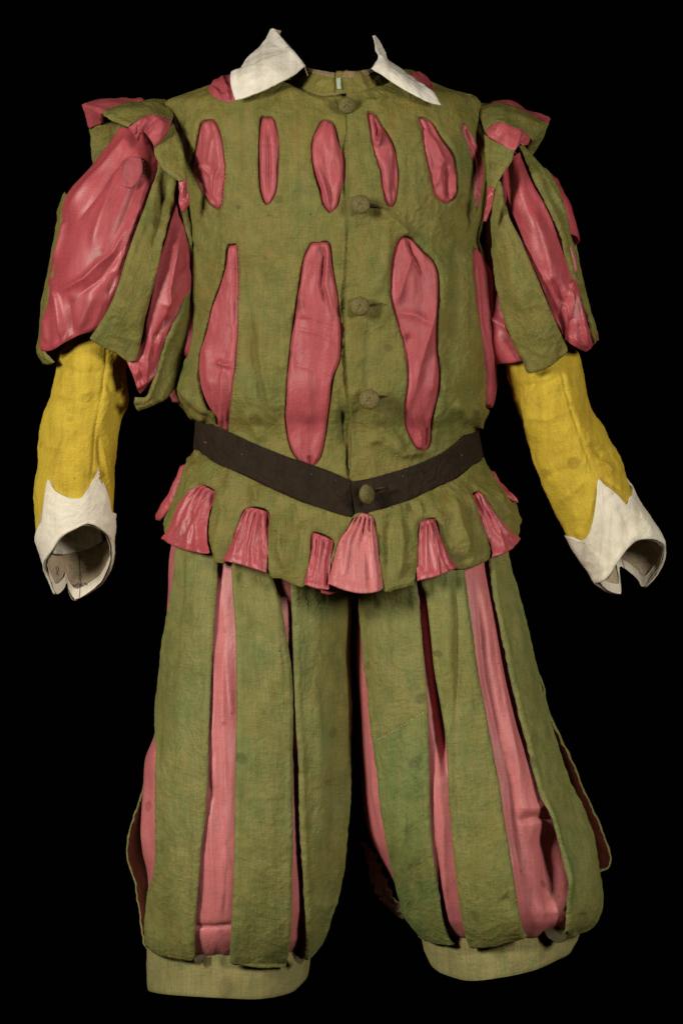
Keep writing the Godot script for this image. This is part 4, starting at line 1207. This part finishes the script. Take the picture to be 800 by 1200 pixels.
func sleeve_right(o: Node) -> void:
	var UR := Body.new("395,580,664,46 410,588,670,50 440,595,681,50 475,603,692,48 505,613,708,50 530,623,719,50 550,630,728,50 575,638,739,48 600,650,753,48 625,664,770,46 645,675,777,44 665,689,777,42 690,705,770,40 705,712,762,38")
	var hem := "@-180,667 @-172,666 @-164,692 @-160,697 @-129,693 @-90,683 @-43,678 @-14,660 @12,640 @28,633 @50,633 @68,637 @90,645 @108,660 @145,688 @160,680 @172,672 @180,667"
	undersleeve(o, UR,
		{"L": "@-180,400 @-180,626", "R": "@180,400 @180,626", "T": "@-180,400 @180,400", "B": "@-180,626 @-120,628 @-70,644 @-30,642 @0,632 @20,612 @50,610 @90,618 @130,622 @180,626", "seed": 131, "folds": ["652,420 658,450 665,480 680,520 692,550 697,562|1.6|-1.9", "657,430 668,478 684,520|5|1.1", "663,405 668,450|3|-3.5", "670,410 676,445|4|3", "640,425 615,465|7|-3", "695,540 708,544 718,553|4|3", "688,520 705,535|5|-3", "712,520 725,555|6|3", "672,600 675,630|6|2", "620,480 650,560|14|2.5", "600,470 612,500|5|-2", "604,455 640,450 655,440|6|-2", "612,490 640,492 668,480|6|1.8", "635,560 665,548|6|-1.6", "650,590 672,575 685,560|5|1.8", "700,560 722,575|3|-2.5"]},
		{"L": "@-180,605 @-180,667", "R": "@180,605 @180,667", "T": "@-180,605 @-120,622 @-92,626 668,628 674,631 680,631.5 686,627 690,617 693,605 696,583 698,562 705,568 719,579 731,592 736,584 @91,570 @110,562 @140,595 @180,605", "B": hem, "seed": 132, "folds": ["697,570 695,620 690,650|7|2", "720,590 735,625|8|-2", "745,600 760,630|7|2", "700,650 712,685|6|1.5"]},
		{"L": "@-180,628 @-180,666", "R": "@180,628 @180,666", "T": "@-180,628 @-120,632 @-60,648 @-30,646 @0,636 @20,616 @60,616 @90,624 @120,626 @180,628", "B": hem, "seed": 133, "dye": [Color(1.5, 1.5, 1.5), Color(0.9, 0.88, 0.82)]})
	var SR := Body.new("150,588,606,40 170,582,614,46 185,578,622,50 200,575,634,54 215,573,647,60 235,571,660,68 260,570,667,76 300,571,674,84 340,571,682,86 370,569,690,78 395,566,696,70 410,570,692,64 425,578,684,60 445,596,668,52")
	var core := sheet("sleeve", o, M.satin, {"body": SR, "L": "@-180,165 @-180,425", "R": "@180,165 @180,425", "T": "@-180,165 @180,165", "B": "@-180,425 @-90,420 @-30,425 @0,412 @40,395 @90,390 @180,425", "by_angle": true, "off": -12.0, "wob": 2.0, "crinkle": 0.4, "step": 4.5, "dye": PINK_DYE, "seed": 134})
	sheet("sleeve_puff", core, M.satin, {"body": SR, "L": "590,196 592,235 602,265 614,300 630,335 644,370 656,393", "R": "608,176 619,200 630,222 640,240 650,262 659,285 667,305 672,325 673,345 669,370 668,388 660,396", "B": "656,393 658,396 660,396", "off": -4.0, "puff": 9.0, "run": 18.0, "wob": 0.6, "crinkle": 0.25, "step": 2.4, "seed": 135, "gather": [["T", 1.8, 2.6, 55.0], ["B", 1.8, 3.0, 40.0]], "dye": PINK_DYE, "stretch": Vector3(1.4, 0.6, 1),
		"folds": ["604,190 612,240 628,290|8|3", "655,285 663,312 665,330|3|5", "640,330 650,350 660,362|6|-4", "636,325 648,352 652,372|3|4", "662,340 664,380|3|4", "620,250 640,320|9|2.5", "650,335 655,385|4|-3"], "deep": 1.25})
	sheet("sleeve_puff", core, M.satin, {"body": SR, "L": "656,340 659,365 660,385 659,400", "R": "668,325 680,355 690,382 695,398 685,413", "B": "659,400 668,406 678,411 685,413", "off": 0.0, "puff": 6.0, "run": 12.0, "wob": 1.2, "crinkle": 0.25, "step": 2.0, "seed": 136, "dye": PINK_DYE, "hem_end": true, "hem": 0.5, "folds": ["668,345 671,370 680,408|2.5|5", "676,350 682,380 688,405|3|-3", "663,395 680,405|3|2"]})
	sheet("sleeve_puff", core, M.satin, {"body": SR, "L": "642,206 652,235 665,276", "R": "@120,206 @112,240 @90,288", "off": 1.5, "puff": 5.0, "seed": 137, "dye": PINK_DYE, "step": 3.0})
	sheet("sleeve_puff", core, M.satin, {"body": SR, "L": "@-128,250 @-128,330 @-120,425", "R": "576,250 576,290 579,330 588,370 600,405 610,426", "off": -4.0, "puff": 7.0, "seed": 138, "dye": PINK_DYE, "step": 3.0, "folds": ["572,370 590,385 600,400|5|5", "575,330 580,370|5|-3"]})
	var pane := {"body": SR, "off": 5.0, "hem": 1.1, "wob": 1.2, "crinkle": 0.65, "step": 2.6, "dye": GREEN_DYE, "inside": M.lining, "stretch": Vector3(1.3, 0.6, 1)}
	var p := pane.duplicate()
	p.merge({"seed": 139, "L": "580,212 575,250 574,290 578,330 587,370 600,408 616,437", "R": "584,216 591,245 600,270 615,303 632,343 646,375 655,393 662,406", "B": "616,437 635,432 655,420 661,414 662,406", "folds": ["588,260 600,320 620,390|10|3", "600,300 625,360|8|-2.5", "580,300 595,360|5|-3", "615,410 640,415|7|2"]}, true)
	sheet("sleeve_pane", core, M.green, p)
	p = pane.duplicate()
	p.merge({"seed": 140, "L": "604,176 614,200 625,225 637,247 648,273 658,300 667,325 677,348 686,372 693,397", "R": "609,174 628,197 645,215 655,237 663,268 671,303 681,342 690,372 698,395", "B": "693,397 695,401 698,395", "off": 9.0, "folds": ["612,185 640,230 658,275|2.5|4", "617,190 648,240 665,290|2.5|-4", "625,200 655,250 668,295|2.5|3"], "step": 2.0}, true)
	sheet("sleeve_pane", core, M.green, p)
	p = pane.duplicate()
	p.merge({"seed": 141, "L": "@105,220 @100,300 @100,398", "R": "@165,220 @165,300 @165,398"}, true)
	sheet("sleeve_pane", core, M.green, p)
	sheet("pane_loop", core, M.green, {"L": "592,420,-30 588,436,-32 583,452,-36 577,462,-38 572,458,-40", "R": "600,424,-38 594,442,-44 588,456,-48 578,468,-50 571,462,-52", "seed": 142, "inside": M.linen, "hem": 0.6, "wob": 0.5, "dye": GREEN_DYE})
	# shoulder wing
	var w := {"hem": 0.9, "wob": 0.8, "crinkle": 0.4, "step": 2.2, "thick": 1.6}
	var q := w.duplicate(); q.merge({"L": "553,118,-8 558,128,14 564,148,38 568,160,54", "R": "640,146,20 632,157,36 622,169,46", "T": "553,118,-8 573,121,-15 592,123,-10 612,130,0 640,146,20", "B": "568,160,54 575,150,58 583,148,62 598,153,64 610,158,58 622,169,46", "seed": 151, "dye": GREEN_DYE, "folds": ["560,125 600,138 630,150|12|3"], "face": Vector3(0, 0.3, 1)})
	sheet("shoulder_wing", core, M.green, q)
	q = w.duplicate(); q.merge({"L": "573,121,-32 573,122,-16", "R": "645,137,-10 642,142,4 639,147,19", "T": "573,121,-32 583,116,-40 603,115,-45 622,127,-35 645,137,-10", "B": "573,122,-16 592,123,-11 612,130,-2 639,147,19", "seed": 152, "dye": PINK_DYE, "face": Vector3(0, -1, 1)})
	sheet("wing_pleat", core, M.pink, q)
	q = w.duplicate(); q.merge({"L": "630,152,22 624,166,20 612,183,-12", "R": "643,143,2 637,160,-4 622,184,-22", "seed": 153, "dye": GREEN_DYE, "face": Vector3(0, 0, 1)})
	sheet("wing_underside", core, M.green, q)
	q = w.duplicate(); q.merge({"L": "567,159,56 570,164,62", "R": "620,167,56 616,174,66", "T": "567,159,56 575,150,60 583,148,66 598,153,70 611,158,68 620,167,56", "B": "570,164,62 588,176,82 600,182,88 605,172,78 610,175,74 616,174,66", "seed": 154, "dye": PINK_DYE, "step": 1.8, "wide": 52.0, "folds": ["608,157 603,170 600,180|2.5|5", "610,163 607,172|2.5|-4", "572,158 580,160 585,150|2.5|4", "578,163 592,160|4|-2", "590,155 594,172|6|2"], "face": Vector3(0, 0, 1)})
	sheet("wing_pleat", core, M.pink, q)
	q = w.duplicate(); q.merge({"L": "566,161,54 566,190,72 568,222,86", "R": "600,181,86 597,192,90 586,210,95 577,227,97", "T": "566,161,54 583,173,74 600,181,86", "B": "568,222,86 573,225,94 577,227,97", "seed": 155, "dye": GREEN_DYE, "folds": ["575,180 573,215|6|2"], "face": Vector3(0, 0, 1)})
	sheet("shoulder_wing", core, M.green, q)
	q = w.duplicate(); q.merge({"L": "568,222,87 567,240,86 564,263,82", "R": "577,226,96 574,245,90 567,264,84", "seed": 156, "dye": PINK_DYE, "folds": ["573,230 567,255|2|3"], "face": Vector3(0, 0, 1)})
	sheet("wing_pleat", core, M.satin, q)
	stitches("armhole_stitch", core, M.cord_dark, null, "553,119,6 561,134,32 565,155,58 566,180,76 567,215,92", 2.0, 3.0, 2.0, 0.4)
